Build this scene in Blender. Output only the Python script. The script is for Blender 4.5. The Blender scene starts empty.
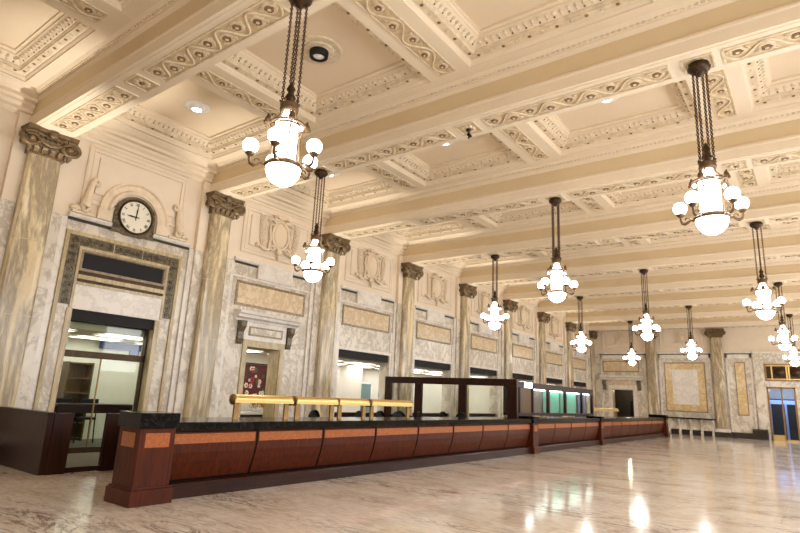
import bpy, bmesh, math, random
from mathutils import Vector, Matrix, noise
random.seed(7)
PI = math.pi
scene = bpy.context.scene
COL = scene.collection

# ------------------------------------------------------------------ dimensions
Y1, S = 4.295, 4.6            # first visible pilaster and bay length
ZS = 6.89                     # beam soffit
ZR = 7.70                     # rib soffit / coffer rim
ZP = 8.12                     # coffer panel
YF = 41.7                     # far wall
XR = 16.53                    # right wall
YN = -5.4                     # wall behind the camera
XP = 0.33                     # pilaster face
RIBX = (4.13, 8.26, 12.40)
def by(k): return Y1 + k * S  # beam / pilaster axis

# ------------------------------------------------------------------ materials
MATS = {}
def newmat(name):
    m = bpy.data.materials.new(name); m.use_nodes = True
    nt = m.node_tree
    return m, nt, nt.nodes['Principled BSDF']
def srgb(r, g, b):
    f = lambda c: (c/255/12.92) if c/255 <= .04045 else ((c/255+.055)/1.055)**2.4
    return (f(r), f(g), f(b), 1)
def ramp(nt, stops):
    n = nt.nodes.new('ShaderNodeValToRGB'); e = n.color_ramp.elements
    e[0].position, e[0].color = stops[0]
    e[1].position, e[1].color = stops[-1]
    for p, c in stops[1:-1]:
        x = e.new(p); x.color = c
    return n
def coords(nt, scale=(1, 1, 1), rot=(0, 0, 0), world=True):
    if world:
        g = nt.nodes.new('ShaderNodeNewGeometry'); out = g.outputs['Position']
    else:
        g = nt.nodes.new('ShaderNodeTexCoord'); out = g.outputs['Object']
    m = nt.nodes.new('ShaderNodeMapping')
    m.inputs['Scale'].default_value = scale; m.inputs['Rotation'].default_value = rot
    nt.links.new(out, m.inputs['Vector'])
    return m.outputs['Vector']
def noise_tex(nt, vec, scale, detail=4, rough=.55, dist=0):
    n = nt.nodes.new('ShaderNodeTexNoise')
    n.inputs['Scale'].default_value = scale; n.inputs['Detail'].default_value = detail
    n.inputs['Roughness'].default_value = rough; n.inputs['Distortion'].default_value = dist
    nt.links.new(vec, n.inputs['Vector']); return n
def mixc(nt, fac, a, b, mode='MIX'):
    n = nt.nodes.new('ShaderNodeMix'); n.data_type = 'RGBA'; n.blend_type = mode
    for sock, v in ((n.inputs['Factor'], fac), (n.inputs[6], a), (n.inputs[7], b)):
        if isinstance(v, bpy.types.NodeSocket): nt.links.new(v, sock)
        else: sock.default_value = v
    return n.outputs[2]
def bump(nt, bs, h, strength=.3, dist=.02):
    b = nt.nodes.new('ShaderNodeBump'); b.inputs['Strength'].default_value = strength
    b.inputs['Distance'].default_value = dist
    nt.links.new(h, b.inputs['Height']); nt.links.new(b.outputs['Normal'], bs.inputs['Normal'])

def plain(name, col, rough=.5, metal=0, var=.08, scale=3, spec=.5, bumpy=0):
    m, nt, bs = newmat(name)
    v = coords(nt)
    n = noise_tex(nt, v, scale, 5)
    d = tuple(max(0, c*(1-var)) for c in col[:3])+(1,)
    l = tuple(min(1, c*(1+var)) for c in col[:3])+(1,)
    r = ramp(nt, [(.3, d), (.7, l)])
    nt.links.new(n.outputs['Fac'], r.inputs['Fac'])
    nt.links.new(r.outputs['Color'], bs.inputs['Base Color'])
    bs.inputs['Roughness'].default_value = rough; bs.inputs['Metallic'].default_value = metal
    bs.inputs['Specular IOR Level'].default_value = spec
    if bumpy: bump(nt, bs, noise_tex(nt, v, scale*12, 3).outputs['Fac'], bumpy, .01)
    MATS[name] = m; return m
def marble(name, base, vein, vein2, scale=1.2, stretch=(1, 1, 1), rot=(0, 0, 0), rough=.25, veinw=.06, amount=.8, cloud=.5, spec=.5):
    m, nt, bs = newmat(name)
    v = coords(nt, stretch, rot)
    n1 = noise_tex(nt, v, scale*1.6, 12, .72, .3)
    cl = ramp(nt, [(.35, base), (.65, tuple(a*(1-cloud)+b*cloud for a, b in zip(base, vein2)))])
    nt.links.new(n1.outputs['Fac'], cl.inputs['Fac'])
    n2 = noise_tex(nt, v, scale*1.3, 12, .72, .35)
    r = ramp(nt, [(.5-veinw, (0, 0, 0, 1)), (.5, (amount,)*3+(1,)), (.5+veinw, (0, 0, 0, 1))])
    nt.links.new(n2.outputs['Fac'], r.inputs['Fac'])
    c = mixc(nt, r.outputs['Color'], cl.outputs['Color'], vein)
    nt.links.new(c, bs.inputs['Base Color'])
    bs.inputs['Roughness'].default_value = rough; bs.inputs['Specular IOR Level'].default_value = spec
    MATS[name] = m; return m, nt, bs, c
def wood(name, dark, light, axis=2, scale=5, rough=.3, coat=.3):
    m, nt, bs = newmat(name)
    st = [14, 14, 14]; st[axis] = .9
    v = coords(nt, tuple(st))
    n = noise_tex(nt, v, scale*.35, 6, .6, .6)
    r = ramp(nt, [(.3, dark), (.7, light)])
    nt.links.new(n.outputs['Fac'], r.inputs['Fac'])
    nt.links.new(r.outputs['Color'], bs.inputs['Base Color'])
    bs.inputs['Roughness'].default_value = rough
    bs.inputs['Coat Weight'].default_value = coat; bs.inputs['Coat Roughness'].default_value = .12; bs.inputs['Specular IOR Level'].default_value = .18
    MATS[name] = m; return m
def emit(name, col, strength):
    m, nt, bs = newmat(name)
    bs.inputs['Base Color'].default_value = col; bs.inputs['Roughness'].default_value = .4
    bs.inputs['Emission Color'].default_value = col; bs.inputs['Emission Strength'].default_value = strength
    MATS[name] = m; return m
def glass(name, tint, refl_rough=.02):
    m, nt, bs = newmat(name)
    nt.nodes.remove(bs)
    t = nt.nodes.new('ShaderNodeBsdfTransparent'); t.inputs['Color'].default_value = tint
    g = nt.nodes.new('ShaderNodeBsdfGlossy'); g.inputs['Roughness'].default_value = refl_rough
    f = nt.nodes.new('ShaderNodeFresnel'); f.inputs['IOR'].default_value = 1.5
    mx = nt.nodes.new('ShaderNodeMixShader')
    ge = nt.nodes.new('ShaderNodeNewGeometry'); mu = nt.nodes.new('ShaderNodeMath'); mu.operation = 'MULTIPLY'; iv = nt.nodes.new('ShaderNodeMath'); iv.operation = 'SUBTRACT'; iv.inputs[0].default_value = 1
    nt.links.new(ge.outputs['Backfacing'], iv.inputs[1]); nt.links.new(f.outputs['Fac'], mu.inputs[0]); nt.links.new(iv.outputs[0], mu.inputs[1])
    nt.links.new(mu.outputs[0], mx.inputs['Fac']); nt.links.new(t.outputs[0], mx.inputs[1]); nt.links.new(g.outputs[0], mx.inputs[2])
    nt.links.new(mx.outputs[0], nt.nodes['Material Output'].inputs['Surface'])
    MATS[name] = m; return m

plain('cream', srgb(229, 212, 185), .6, var=.03, scale=1.1)
plain('panel_cream', srgb(226, 206, 176), .65, var=.025, scale=.8)
plain('ornament', srgb(216, 198, 168), .55, var=.16, scale=9)
plain('tan_side', srgb(212, 190, 152), .6, var=.03, scale=1.1)  # darker tan for the upper side faces of the beams
plain('ornament_ground', srgb(204, 180, 142), .6, var=.18, scale=9)
plain('ornament_gold', srgb(128, 96, 56), .5, var=.25, scale=14)
plain('relief', srgb(226, 207, 178), .55, var=.10, scale=6)
plain('attic', srgb(228, 211, 187), .6, var=.04, scale=1.6)
plain('bronze', srgb(66, 50, 34), .42, .75, var=.3, scale=12)
plain('capital', srgb(116, 94, 64), .5, .3, var=.45, scale=11, bumpy=.25)
plain('chain', srgb(84, 58, 40), .45, .7, var=.2, scale=20)
plain('lamp_bronze', srgb(98, 74, 48), .45, .5, var=.3, scale=18)
plain('brass', srgb(214, 182, 114), .32, .8, var=.06, scale=6)
plain('brass_dark', srgb(150, 118, 72), .4, .7, var=.15, scale=6)
plain('black', srgb(18, 17, 17), .6, var=.1, spec=.3)
plain('blackmetal', srgb(20, 16, 13), .5, 0, var=.1, spec=.2)
plain('charcoal', srgb(52, 50, 48), .7, var=.1)
plain('darkmarble_and_shade', srgb(52, 44, 34), .35, var=.2, scale=6)  # dark skirting and base marble, also the painted shade under ledges
plain('white_wall', srgb(222, 216, 202), .7, var=.02)
plain('white_trim', srgb(236, 234, 228), .5, var=.02)
plain('office_ceiling', srgb(196, 182, 156), .8, var=.03)
plain('blue', srgb(52, 72, 128), .5, var=.05)
plain('tealdoor', srgb(106, 134, 134), .45, var=.06)
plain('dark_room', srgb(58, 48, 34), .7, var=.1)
plain('greydoor', srgb(168, 176, 200), .5, var=.05)
plain('dial', srgb(240, 232, 212), .5, var=.02)
plain('heater', srgb(70, 58, 44), .5, .3, var=.1)
plain('leaf', srgb(70, 92, 50), .5, var=.3, scale=20)
plain('petal_orange', srgb(222, 150, 60), .5, var=.15, scale=20)
plain('petal_white', srgb(236, 226, 206), .5, var=.05, scale=20)
plain('petal_red', srgb(168, 48, 44), .5, var=.2, scale=20)
plain('canvas_red', srgb(84, 34, 34), .6, var=.3, scale=8)
plain('teal_slat', srgb(90, 172, 150), .5, var=.1, scale=3)
plain('grey_slat', srgb(104, 96, 88), .6, var=.08, scale=3)
plain('speaker_white', srgb(232, 228, 220), .4, var=.03)
plain('porcelain', srgb(236, 232, 222), .3, var=.02)
marble('wall_marble', srgb(234, 226, 209), srgb(150, 132, 110), srgb(208, 195, 174), .9, (1, 1, .7), rough=.28, veinw=.055, amount=.6, cloud=.8)
marble('pale_marble', srgb(236, 229, 218), srgb(186, 174, 160), srgb(220, 208, 194), 1.0, rough=.3, veinw=.05, amount=.4)
marble('border_marble', srgb(138, 120, 92), srgb(176, 156, 122), srgb(110, 94, 70), 5, rough=.35)
marble('tan_marble', srgb(228, 210, 178), srgb(186, 156, 112), srgb(212, 186, 146), 2.2, rough=.25, veinw=.07, amount=.6)
marble('amber_marble', srgb(224, 200, 150), srgb(196, 152, 92), srgb(228, 208, 164), 1.6, rough=.25, veinw=.07, amount=.7)
marble('pilaster_marble', srgb(233, 217, 182), srgb(122, 108, 88), srgb(194, 164, 114), .9, (1.7, 1.7, .26), (.06, .12, 0), .22, .10, .8, .8)
marble('jamb_marble', srgb(206, 188, 150), srgb(158, 136, 96), srgb(190, 168, 122), 2.0, (1.6, 1.6, .3), (0, 0, 0), .3, .08, .7, .7)
marble('green_marble', srgb(76, 65, 46), srgb(136, 120, 88), srgb(52, 44, 32), 5, rough=.3, veinw=.08, amount=.8)
marble('black_marble', srgb(10, 10, 11), srgb(96, 94, 90), srgb(6, 6, 7), 2.2, rough=.16, veinw=.008, amount=.4, spec=.2)
wood('mahogany', srgb(54, 20, 8), srgb(92, 38, 15), 2, 5, .4, .04)
wood('dark_wood', srgb(34, 16, 10), srgb(58, 29, 18), 2, 5, .34, .05)
wood('dark_rail', srgb(34, 16, 10), srgb(56, 28, 18), 1, 5, .34, .05)
wood('brown_wood', srgb(78, 58, 34), srgb(104, 78, 46), 2, 5, .35)
# burl veneer
m, nt, bs = newmat('burl'); v = coords(nt)
n = noise_tex(nt, v, 26, 6, .7, 1.5); r = ramp(nt, [(.3, srgb(112, 56, 20)), (.55, srgb(172, 94, 36)), (.75, srgb(206, 128, 54))])
nt.links.new(n.outputs['Fac'], r.inputs['Fac']); nt.links.new(r.outputs['Color'], bs.inputs['Base Color'])
bs.inputs['Roughness'].default_value = .3; bs.inputs['Coat Weight'].default_value = .3; MATS['burl'] = m
# hall floor: polished pink-cream marble slabs with brown veining along x and joints
m, nt, bs = newmat('floor_marble')
v = coords(nt, (.8, 1.25, 1), (0, 0, .12))
n1 = noise_tex(nt, v, 1.1, 8, .62, .9)
c1 = ramp(nt, [(.32, srgb(212, 194, 176)), (.5, srgb(230, 218, 204)), (.7, srgb(238, 230, 220))]); nt.links.new(n1.outputs['Fac'], c1.inputs['Fac'])
v2 = coords(nt, (.6, 1.9, 1), (0, 0, .16))
n2 = noise_tex(nt, v2, 1.5, 9, .68, 1.4)
r2 = ramp(nt, [(.465, (0, 0, 0, 1)), (.5, (.85, .85, .85, 1)), (.535, (0, 0, 0, 1))]); nt.links.new(n2.outputs['Fac'], r2.inputs['Fac'])
n3 = noise_tex(nt, v2, .5, 3); r3 = ramp(nt, [(.46, (0, 0, 0, 1)), (.60, (1, 1, 1, 1))]); nt.links.new(n3.outputs['Fac'], r3.inputs['Fac'])
vm = mixc(nt, 1.0, r2.outputs['Color'], r3.outputs['Color'], 'MULTIPLY')
c2 = mixc(nt, vm, c1.outputs['Color'], srgb(96, 66, 48))
n4 = noise_tex(nt, v2, 9, 6, .7); r4 = ramp(nt, [(.4, (.80, .77, .74, 1)), (.6, (1, 1, 1, 1))]); nt.links.new(n4.outputs['Fac'], r4.inputs['Fac'])
c3 = mixc(nt, 1.0, c2, r4.outputs['Color'], 'MULTIPLY')
br = nt.nodes.new('ShaderNodeTexBrick'); nt.links.new(coords(nt), br.inputs['Vector'])
br.inputs['Color1'].default_value = (1, 1, 1, 1); br.inputs['Color2'].default_value = (.90, .87, .84, 1); br.inputs['Mortar'].default_value = (.62, .55, .48, 1)
br.inputs['Scale'].default_value = 1; br.inputs['Mortar Size'].default_value = .004; br.inputs['Brick Width'].default_value = 1.5; br.inputs['Row Height'].default_value = .75; br.inputs['Bias'].default_value = -.2
c4 = mixc(nt, .8, c3, br.outputs['Color'], 'MULTIPLY')
nt.links.new(c4, bs.inputs['Base Color']); bs.inputs['Roughness'].default_value = .10; bs.inputs['Specular IOR Level'].default_value = .20
MATS['floor_marble'] = m
# carpet
m, nt, bs = newmat('carpet'); v = coords(nt); n = noise_tex(nt, v, 60, 3); r = ramp(nt, [(.3, srgb(96, 88, 76)), (.7, srgb(124, 114, 98))])
nt.links.new(n.outputs['Fac'], r.inputs['Fac']); nt.links.new(r.outputs['Color'], bs.inputs['Base Color']); bs.inputs['Roughness'].default_value = .95; MATS['carpet'] = m
GLOW = (1.0, .97, .91, 1)
emit('globe', GLOW, 11); emit('lantern', GLOW, 5); emit('bowl', GLOW, 10)
emit('downlight', (.95, .96, 1, 1), 40); emit('troffer', (1, .98, .92, 1), 3.6); emit('tube', (.85, 1, .97, 1), 14); emit('whitebox', (.93, .92, 1, 1), 4)
emit('uplight', (1, .93, .82, 1), 30)
glass('glass', (.90, .95, .91, 1)); glass('smoke_glass', (.62, .60, .54, 1)); glass('clear_glass', (.95, .97, .95, 1)); glass('blue_glass', (.78, .86, 1, 1))

# ------------------------------------------------------------------ mesh helpers
class MB:
    """collects shapes into one mesh; each face keeps a material slot"""
    def __init__(s): s.v, s.f, s.m, s.sm, s.mats = [], [], [], [], []
    def slot(s, mat):
        if mat not in s.mats: s.mats.append(mat)
        return s.mats.index(mat)
    def add(s, verts, faces, mat, smooth=False):
        o = len(s.v); s.v += [tuple(v) for v in verts]; k = s.slot(mat)
        for f in faces: s.f.append([i+o for i in f]); s.m.append(k); s.sm.append(smooth)
    def box(s, x0, x1, y0, y1, z0, z1, mat, bev=0):
        if bev:
            b = bmesh.new(); bmesh.ops.create_cube(b, size=1)
            for v in b.verts: v.co = Vector(((x0+x1)/2+v.co.x*(x1-x0), (y0+y1)/2+v.co.y*(y1-y0), (z0+z1)/2+v.co.z*(z1-z0)))
            bmesh.ops.bevel(b, geom=list(b.edges), offset=bev, segments=2, affect='EDGES', profile=.5)
            b.verts.index_update()
            s.add([v.co.copy() for v in b.verts], [[v.index for v in f.verts] for f in b.faces], mat); b.free(); return
        v = [(x, y, z) for x in (x0, x1) for y in (y0, y1) for z in (z0, z1)]
        s.add(v, [(0, 1, 3, 2), (4, 6, 7, 5), (0, 4, 5, 1), (2, 3, 7, 6), (0, 2, 6, 4), (1, 5, 7, 3)], mat)
    def extrude(s, prof, axis, a0, a1, mat, closed=True, smooth=False):
        """prof: points in the other two axes (x,z for axis y; y,z for axis x; x,y for axis z)"""
        def P(p, a): return {'x': (a, p[0], p[1]), 'y': (p[0], a, p[1]), 'z': (p[0], p[1], a)}[axis]
        n = len(prof); v = [P(p, a0) for p in prof]+[P(p, a1) for p in prof]
        f = [(i, (i+1) % n, n+(i+1) % n, n+i) for i in range(n if closed else n-1)]
        s.add(v, f, mat, smooth)
        if closed: s.add(v, [tuple(range(n))[::-1], tuple(range(n, 2*n))], mat)
    def lathe(s, prof, c, mat, seg=16, axis='z', smooth=True, arc=2*PI):
        """prof: (radius, height) along axis"""
        v = []; full = abs(arc-2*PI) < 1e-6; m = seg if full else seg+1
        for r, h in prof:
            for i in range(m):
                a = arc*i/seg; p, q = r*math.cos(a), r*math.sin(a)
                w = {'z': (p, q, h), 'x': (h, p, q), 'y': (p, h, q)}[axis]
                v.append((c[0]+w[0], c[1]+w[1], c[2]+w[2]))
        f = []
        for j in range(len(prof)-1):
            for i in range(seg):
                k = (i+1) % m if full else i+1
                f.append((j*m+i, j*m+k, (j+1)*m+k, (j+1)*m+i))
        s.add(v, f, mat, smooth)
    def ball(s, c, r, mat, seg=14, rings=8, sc=(1, 1, 1)):
        prof = [(r*math.sin(PI*i/rings), -r*math.cos(PI*i/rings)) for i in range(rings+1)]
        o = len(s.v); s.lathe(prof, (0, 0, 0), mat, seg)
        s.v[o:] = [(c[0]+x*sc[0], c[1]+y*sc[1], c[2]+z*sc[2]) for x, y, z in s.v[o:]]
    def tube(s, pts, r, mat, seg=6, closed=False):
        pts = [Vector(p) for p in pts]; n = len(pts); v = []
        rr = r if isinstance(r, (list, tuple)) else [r]*n
        up = Vector((.13, .31, .94)).normalized()
        for i, p in enumerate(pts):
            a = pts[(i-1) % n] if (closed or i > 0) else p; b = pts[(i+1) % n] if (closed or i < n-1) else p
            t = (b-a).normalized(); u = t.cross(up)
            if u.length < 1e-3: u = t.cross(Vector((1, 0, 0)))
            u.normalize(); w = t.cross(u)
            for k in range(seg):
                an = 2*PI*k/seg; v.append(p+(u*math.cos(an)+w*math.sin(an))*rr[i])
        f = []
        for i in range(n if closed else n-1):
            j = (i+1) % n
            for k in range(seg): f.append((i*seg+k, i*seg+(k+1) % seg, j*seg+(k+1) % seg, j*seg+k))
        s.add(v, f, mat, True)
        if not closed: s.add(v, [tuple(range(seg))[::-1], tuple(range((n-1)*seg, n*seg))], mat)
    def ring(s, prof, a, b, c, mat, plane='xy', cap=None):
        """sweep a profile (inset, height) round a rectangle of half sizes a, b; plane xy: height is z; yz: height is x; xz: height is -y"""
        v = []
        for d, h in prof:
            for sx, sy in ((-1, -1), (1, -1), (1, 1), (-1, 1)):
                p, q = sx*(a-d), sy*(b-d)
                w = {'xy': (p, q, h), 'yz': (h, p, q), 'xz': (p, -h, q)}[plane]
                v.append((c[0]+w[0], c[1]+w[1], c[2]+w[2]))
        f = []
        for j in range(len(prof)-1):
            for i in range(4): f.append((j*4+i, j*4+(i+1) % 4, (j+1)*4+(i+1) % 4, (j+1)*4+i))
        s.add(v, f, mat)
        if cap: L = len(prof)-1; s.add(v[L*4:], [(0, 1, 2, 3)], cap)
    def poly(s, pts, depth, mat, tr):
        """flat outline (u,v) raised by depth; tr maps (u,v,h) to space"""
        n = len(pts); v = [tr(u, w, 0) for u, w in pts]+[tr(u, w, depth) for u, w in pts]
        s.add(v, [tuple(range(n, 2*n))]+[(i, (i+1) % n, n+(i+1) % n, n+i) for i in range(n)], mat)
    def move(s, M): s.v = [tuple(M @ Vector(v)) for v in s.v]; return s
    def clampx(s, x): s.v = [(max(v[0], x), v[1], v[2]) for v in s.v]; return s
    def mesh(s, name):
        me = bpy.data.meshes.new(name); me.from_pydata(s.v, [], s.f)
        for k in s.mats: me.materials.append(MATS[k])
        me.polygons.foreach_set('material_index', s.m); me.polygons.foreach_set('use_smooth', s.sm)
        b = bmesh.new(); b.from_mesh(me); bmesh.ops.recalc_face_normals(b, faces=b.faces); b.to_mesh(me); b.free()
        me.update(); return me
    def build(s, name, parent=None, label=None):
        o = bpy.data.objects.new(name, s.mesh(name)); COL.objects.link(o)
        if parent: o.parent = parent
        if label: o['label'] = label
        return o
def empty(name, loc=(0, 0, 0), rz=0):
    o = bpy.data.objects.new(name, None); COL.objects.link(o); o.location = loc; o.rotation_euler = (0, 0, rz); o.empty_display_size = .1
    return o
def tag(o, label, cat, group=None, kind=None):
    o['label'] = label; o['category'] = cat
    if group: o['group'] = group
    if kind: o['kind'] = kind
    return o
def struct(o, label=None, group=None):
    o['kind'] = 'structure'
    if label: o['label'] = label
    if group: o['group'] = group
    return o
def copy_tree(o, parent=None):
    c = o.copy(); COL.objects.link(c)
    if parent: c.parent = parent
    for ch in [x for x in bpy.data.objects if x.parent == o]: copy_tree(ch, c)
    return c
def part(name, me, parent, loc=(0, 0, 0), rz=0):
    o = bpy.data.objects.new(name, me); COL.objects.link(o); o.parent = parent; o.location = loc; o.rotation_euler = (0, 0, rz); return o
def gp(i, a, b): return a+(b-a)*i

# ------------------------------------------------------------------ floor
b = MB(); b.box(-.02, XR+.4, YN-.4, YF+.4, -.2, 0, 'floor_marble'); FL = struct(b.build('floor'), 'polished pinkish cream marble floor of the hall')
b = MB(); b.box(-8, -.02, YN-.4, YF+.4, -.2, .0, 'carpet'); struct(b.build('floor_office'), 'grey carpet of the offices behind the left wall')
b = MB(); b.box(.0, 2.55, 4.42, 36, 0, .012, 'carpet'); b.box(2.55, 4.7, 5.75, 36, 0, .012, 'carpet'); b.build('carpet', FL, 'grey carpet behind the counter')

# ------------------------------------------------------------------ ceiling, ribs, coffers, beams
b = MB(); b.box(-.4, XR+.4, YN-.4, YF+.4, ZP+.02, ZP+.25, 'panel_cream')
CEIL = struct(b.build('ceiling'), 'cream coffered plaster ceiling of the hall')
BW = .395
def coffer_mesh(a, c):
    """recess between ribs: a, c are half sizes of the opening; origin at its centre, height 0 = rib soffit"""
    m = MB(); D = ZP-ZR
    m.ring([(0, 0), (.03, .0), (.03, .03), (.06, .07), (.07, .11), (.09, .11)], a, c, (0, 0, 0), 'cream')
    m.ring([(.09, .11), (.21, .115), (.21, .14), (.23, .17), (.235, .2)], a, c, (0, 0, 0), 'ornament')
    m.ring([(.235, .2), (.25, .2), (.37, .31), (.38, .31), (.38, .35), (.41, .37), (.43, .37), (.43, D)], a, c, (0, 0, 0), 'cream')
    m.ring([(.43, D), (.44, D)], a, c, (0, 0, 0), 'cream', cap='panel_cream')
    def along(inset, h, pitch, fn):
        A, C = a-inset, c-inset
        for (L, fixed, ax, sg) in ((A, C, 0, 1), (A, C, 0, -1), (C, A, 1, 1), (C, A, 1, -1)):
            n = max(2, int(2*L/pitch))
            for i in range(n):
                t = -L+2*L*(i+.5)/n
                p = (t, sg*fixed, h) if ax == 0 else (sg*fixed, t, h)
                fn(p, ax, sg, i)
    def leaf(p, ax, sg, i):
        # an acanthus tongue lying on the sloped band
        sc = (.034, .062, .024) if ax == 0 else (.062, .034, .024)
        m.ball(p, 1, 'ornament', 6, 4, sc)
        q = (p[0], p[1]+sg*.045, p[2]-.035) if ax == 0 else (p[0]+sg*.045, p[1], p[2]-.035)
        m.ball(q, .022, 'ornament_gold' if i % 2 else 'ornament', 5, 3)
    along(.31, .25, .125, leaf)
    def flower(p, ax, sg, i):
        m.ball(p, 1, 'ornament' if i % 2 else 'ornament_gold', 6, 4, (.036, .036, .02))
    along(.15, .112, .24, flower)
    return m
XB = [(.30, 3.71), (4.55, 7.84), (8.68, 11.98), (12.82, XR-.3)]
xb_c = [((.52+3.71)/2, (3.71-.52)/2), ((4.55+7.84)/2, (7.84-4.55)/2), ((8.68+11.98)/2, (11.98-8.68)/2), ((12.82+XR-.52)/2, (XR-.52-12.82)/2)]
ycm, ych = S/2, 3.17/2
cof = [coffer_mesh(h, ych).mesh('coffer') for c, h in xb_c]
for k in range(-2, 8):
    yc = by(k)+ycm
    for i, (c, h) in enumerate(xb_c):
        part('coffer', cof[i], CEIL, (c, yc, ZR))
# rib with carved panel (runs along y between beams)
def scroll_strip(m, L, w, pitch, plane_z, x0=0, along='x', mat='ornament'):
    """carved strip: border, running scroll and rosettes; height grows downward from plane_z"""
    def T(u, v, h): return (x0+u, v, plane_z-h) if along == 'x' else (v, x0+u, plane_z-h)
    def bx(u0, u1, v0, v1, h0, h1, mt):
        p = [T(u, v, h) for u in (u0, u1) for v in (v0, v1) for h in (h0, h1)]
        m.add(p, [(0, 1, 3, 2), (4, 6, 7, 5), (0, 4, 5, 1), (2, 3, 7, 6), (0, 2, 6, 4), (1, 5, 7, 3)], mt)
    hl, hw = L/2, w/2
    bx(-hl, hl, -hw, hw, -.01, .003, 'ornament_ground')
    for s_ in (-1, 1):
        bx(-hl, hl, s_*hw-.014, s_*hw+.014, 0, .022, mat); bx(s_*hl-.014, s_*hl+.014, -hw, hw, 0, .022, mat)
    n = max(1, int(L/pitch)); pp = L/n
    for i in range(n):
        u = -hl+pp*(i+.5); v = (.22*hw)*(1 if i % 2 else -1)
        for r, h, mt in ((.42*w/2*1.25, .02, mat), (.26*w/2*1.25, .034, 'ornament_gold'), (.1*w/2*1.25, .044, mat)):
            k = 10; P = [T(u+r*(1+.16*math.cos(5*2*PI*j/k))*math.cos(2*PI*j/k), v+r*math.sin(2*PI*j/k), h) for j in range(k)]
            P0 = [T(u+r*1.15*math.cos(2*PI*j/k), v+r*1.15*math.sin(2*PI*j/k), 0) for j in range(k)]
            m.add(P+P0, [tuple(range(k))]+[(j, (j+1) % k, k+(j+1) % k, k+j) for j in range(k)], mt)
        sg = 1 if i % 2 else -1
        pts = [T(u-pp/2+pp*j/8, -sg*hw*.78*math.cos(PI*(j/8-.5))*1.0+.0, .012) for j in range(9)]
        m.tube(pts, .02, mat, 5)
        for du in (-.32, .32):
            m.tube([T(u+du*pp+.035*math.cos(a)*(1-a/14), v*.2+sg*hw*.45+.035*math.sin(a)*(1-a/14), .014) for a in [q*.8 for q in range(9)]], .015, mat, 4)
def rosette_plate(m, hs, z, mat='ornament'):
    m.box(-hs, hs, -hs, hs, z-.006, z+.01, 'ornament_ground')
    for sx, sy, a, c in ((0, -1, hs, .014), (0, 1, hs, .014), (-1, 0, .014, hs), (1, 0, .014, hs)):
        m.box(sx*hs-a if sx == 0 else sx*hs-.014, sx*hs+a if sx == 0 else sx*hs+.014, sy*hs-c if sy else -hs, sy*hs+c if sy else hs, z-.022, z, mat)
    for j in range(8):
        a = j*PI/4; m.ball((.6*hs*math.cos(a)*.8, .6*hs*math.sin(a)*.8, z-.01), 1, mat, 6, 4, (.26*hs, .26*hs, .022))
    m.ball((0, 0, z-.02), 1, 'ornament_gold', 8, 4, (.2*hs, .2*hs, .025))
mr = MB(); mr.box(-.42, .42, -(S/2-BW), S/2-BW, 0, .43, 'cream'); rib_me = mr.mesh('rib')
ro = MB(); scroll_strip(ro, 2.9, .36, .42, 0, 0, 'y'); rib_orn = ro.mesh('rib_ornament')
mg = MB()
for s_ in (-1, 1): mg.box(.0, XR, s_*(ych)+(0 if s_ > 0 else -(S/2-BW-ych)), s_*(ych)+((S/2-BW-ych) if s_ > 0 else 0), 0, .43, 'cream')
margin_me = mg.mesh('coffer_margin')
mw = MB(); mw.box(0, .52, -ych, ych, 0, .43, 'cream'); wallm = mw.mesh('coffer_margin')
for k in range(-2, 8):
    yc = by(k)+ycm
    for x in RIBX:
        o = part('rib', rib_me, CEIL, (x+.002, yc, ZR-.004)); part('rib_ornament', rib_orn, o, (0, 0, 0))
    part('coffer_margin', margin_me, CEIL, (0, yc, ZR))
    part('coffer_margin', wallm, CEIL, (0, yc, ZR)); part('coffer_margin', wallm, CEIL, (XR-.52, yc, ZR))
b = MB(); b.box(0, XR, by(8)+BW, YF, ZR, ZR+.43, 'cream'); b.build('coffer_margin', CEIL)
# beams
half = [(.0, ZS), (.33, ZS), (.33, ZS+.012), (.395, ZS+.012), (.395, 7.10), (.41, 7.12), (.41, 7.15), (.375, 7.20), (.345, 7.215), (.345, 7.53), (.375, 7.56), (.40, 7.60)]
prof = [(-y, z) for y, z in half[::-1]]+half[1:]+[(.40, ZP), (-.40, ZP)]
bm_ = MB(); bm_.extrude(prof, 'x', 0, XR, 'cream'); [bm_.box(0, XR, min(q_*.344, q_*.349), max(q_*.344, q_*.349), 7.222, 7.525, 'tan_side') for q_ in (-1, 1)]; beam_me = bm_.mesh('ceiling_beam')
dn = MB()
for s_ in (-1, 1):
    dn.extrude([(s_*.40, 7.60), (s_*.43, 7.60), (s_*.43, 7.61), (s_*.50, 7.68), (s_*.52, 7.70), (s_*.40, 7.70)], 'x', 0, XR, 'cream')
    n = int(XR/.095)
    for i in range(n):
        x = i*.095+.02; dn.box(x, x+.055, min(s_*.40, s_*.465), max(s_*.40, s_*.465), 7.615, 7.665, 'ornament')
dent_me = dn.mesh('dentil_moulding')
st = []
for L in (2.75, 3.3):
    q = MB(); scroll_strip(q, L, .42, .34, 0, 0, 'x'); st.append(q.mesh('carved_strip'))
q = MB(); rosette_plate(q, .21, 0); ros_me = q.mesh('rosette')
ordn = ['first', 'second', 'third', 'fourth', 'fifth', 'sixth', 'seventh', 'eighth', 'ninth']
for k in range(-2, 9):
    o = bpy.data.objects.new('ceiling_beam', beam_me); COL.objects.link(o); o.location = (0, by(k), 0)
    lab = 'cream plaster ceiling beam with carved soffit, %s' % (('meeting the %s veined pilaster from the clock end' % ordn[k]) if k >= 0 else 'overhead before the clock bay')
    struct(o, lab, 'ceiling beams')
    part('dentil_moulding', dent_me, o)
    if k >= 0:
        for x, me in ((2.23, st[0]), (6.2, st[1]), (10.33, st[1]), (14.4, st[1])): part('carved_strip', me, o, (x, 0, ZS))
        for x in RIBX: part('rosette', ros_me, o, (x, 0, ZS))

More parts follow.
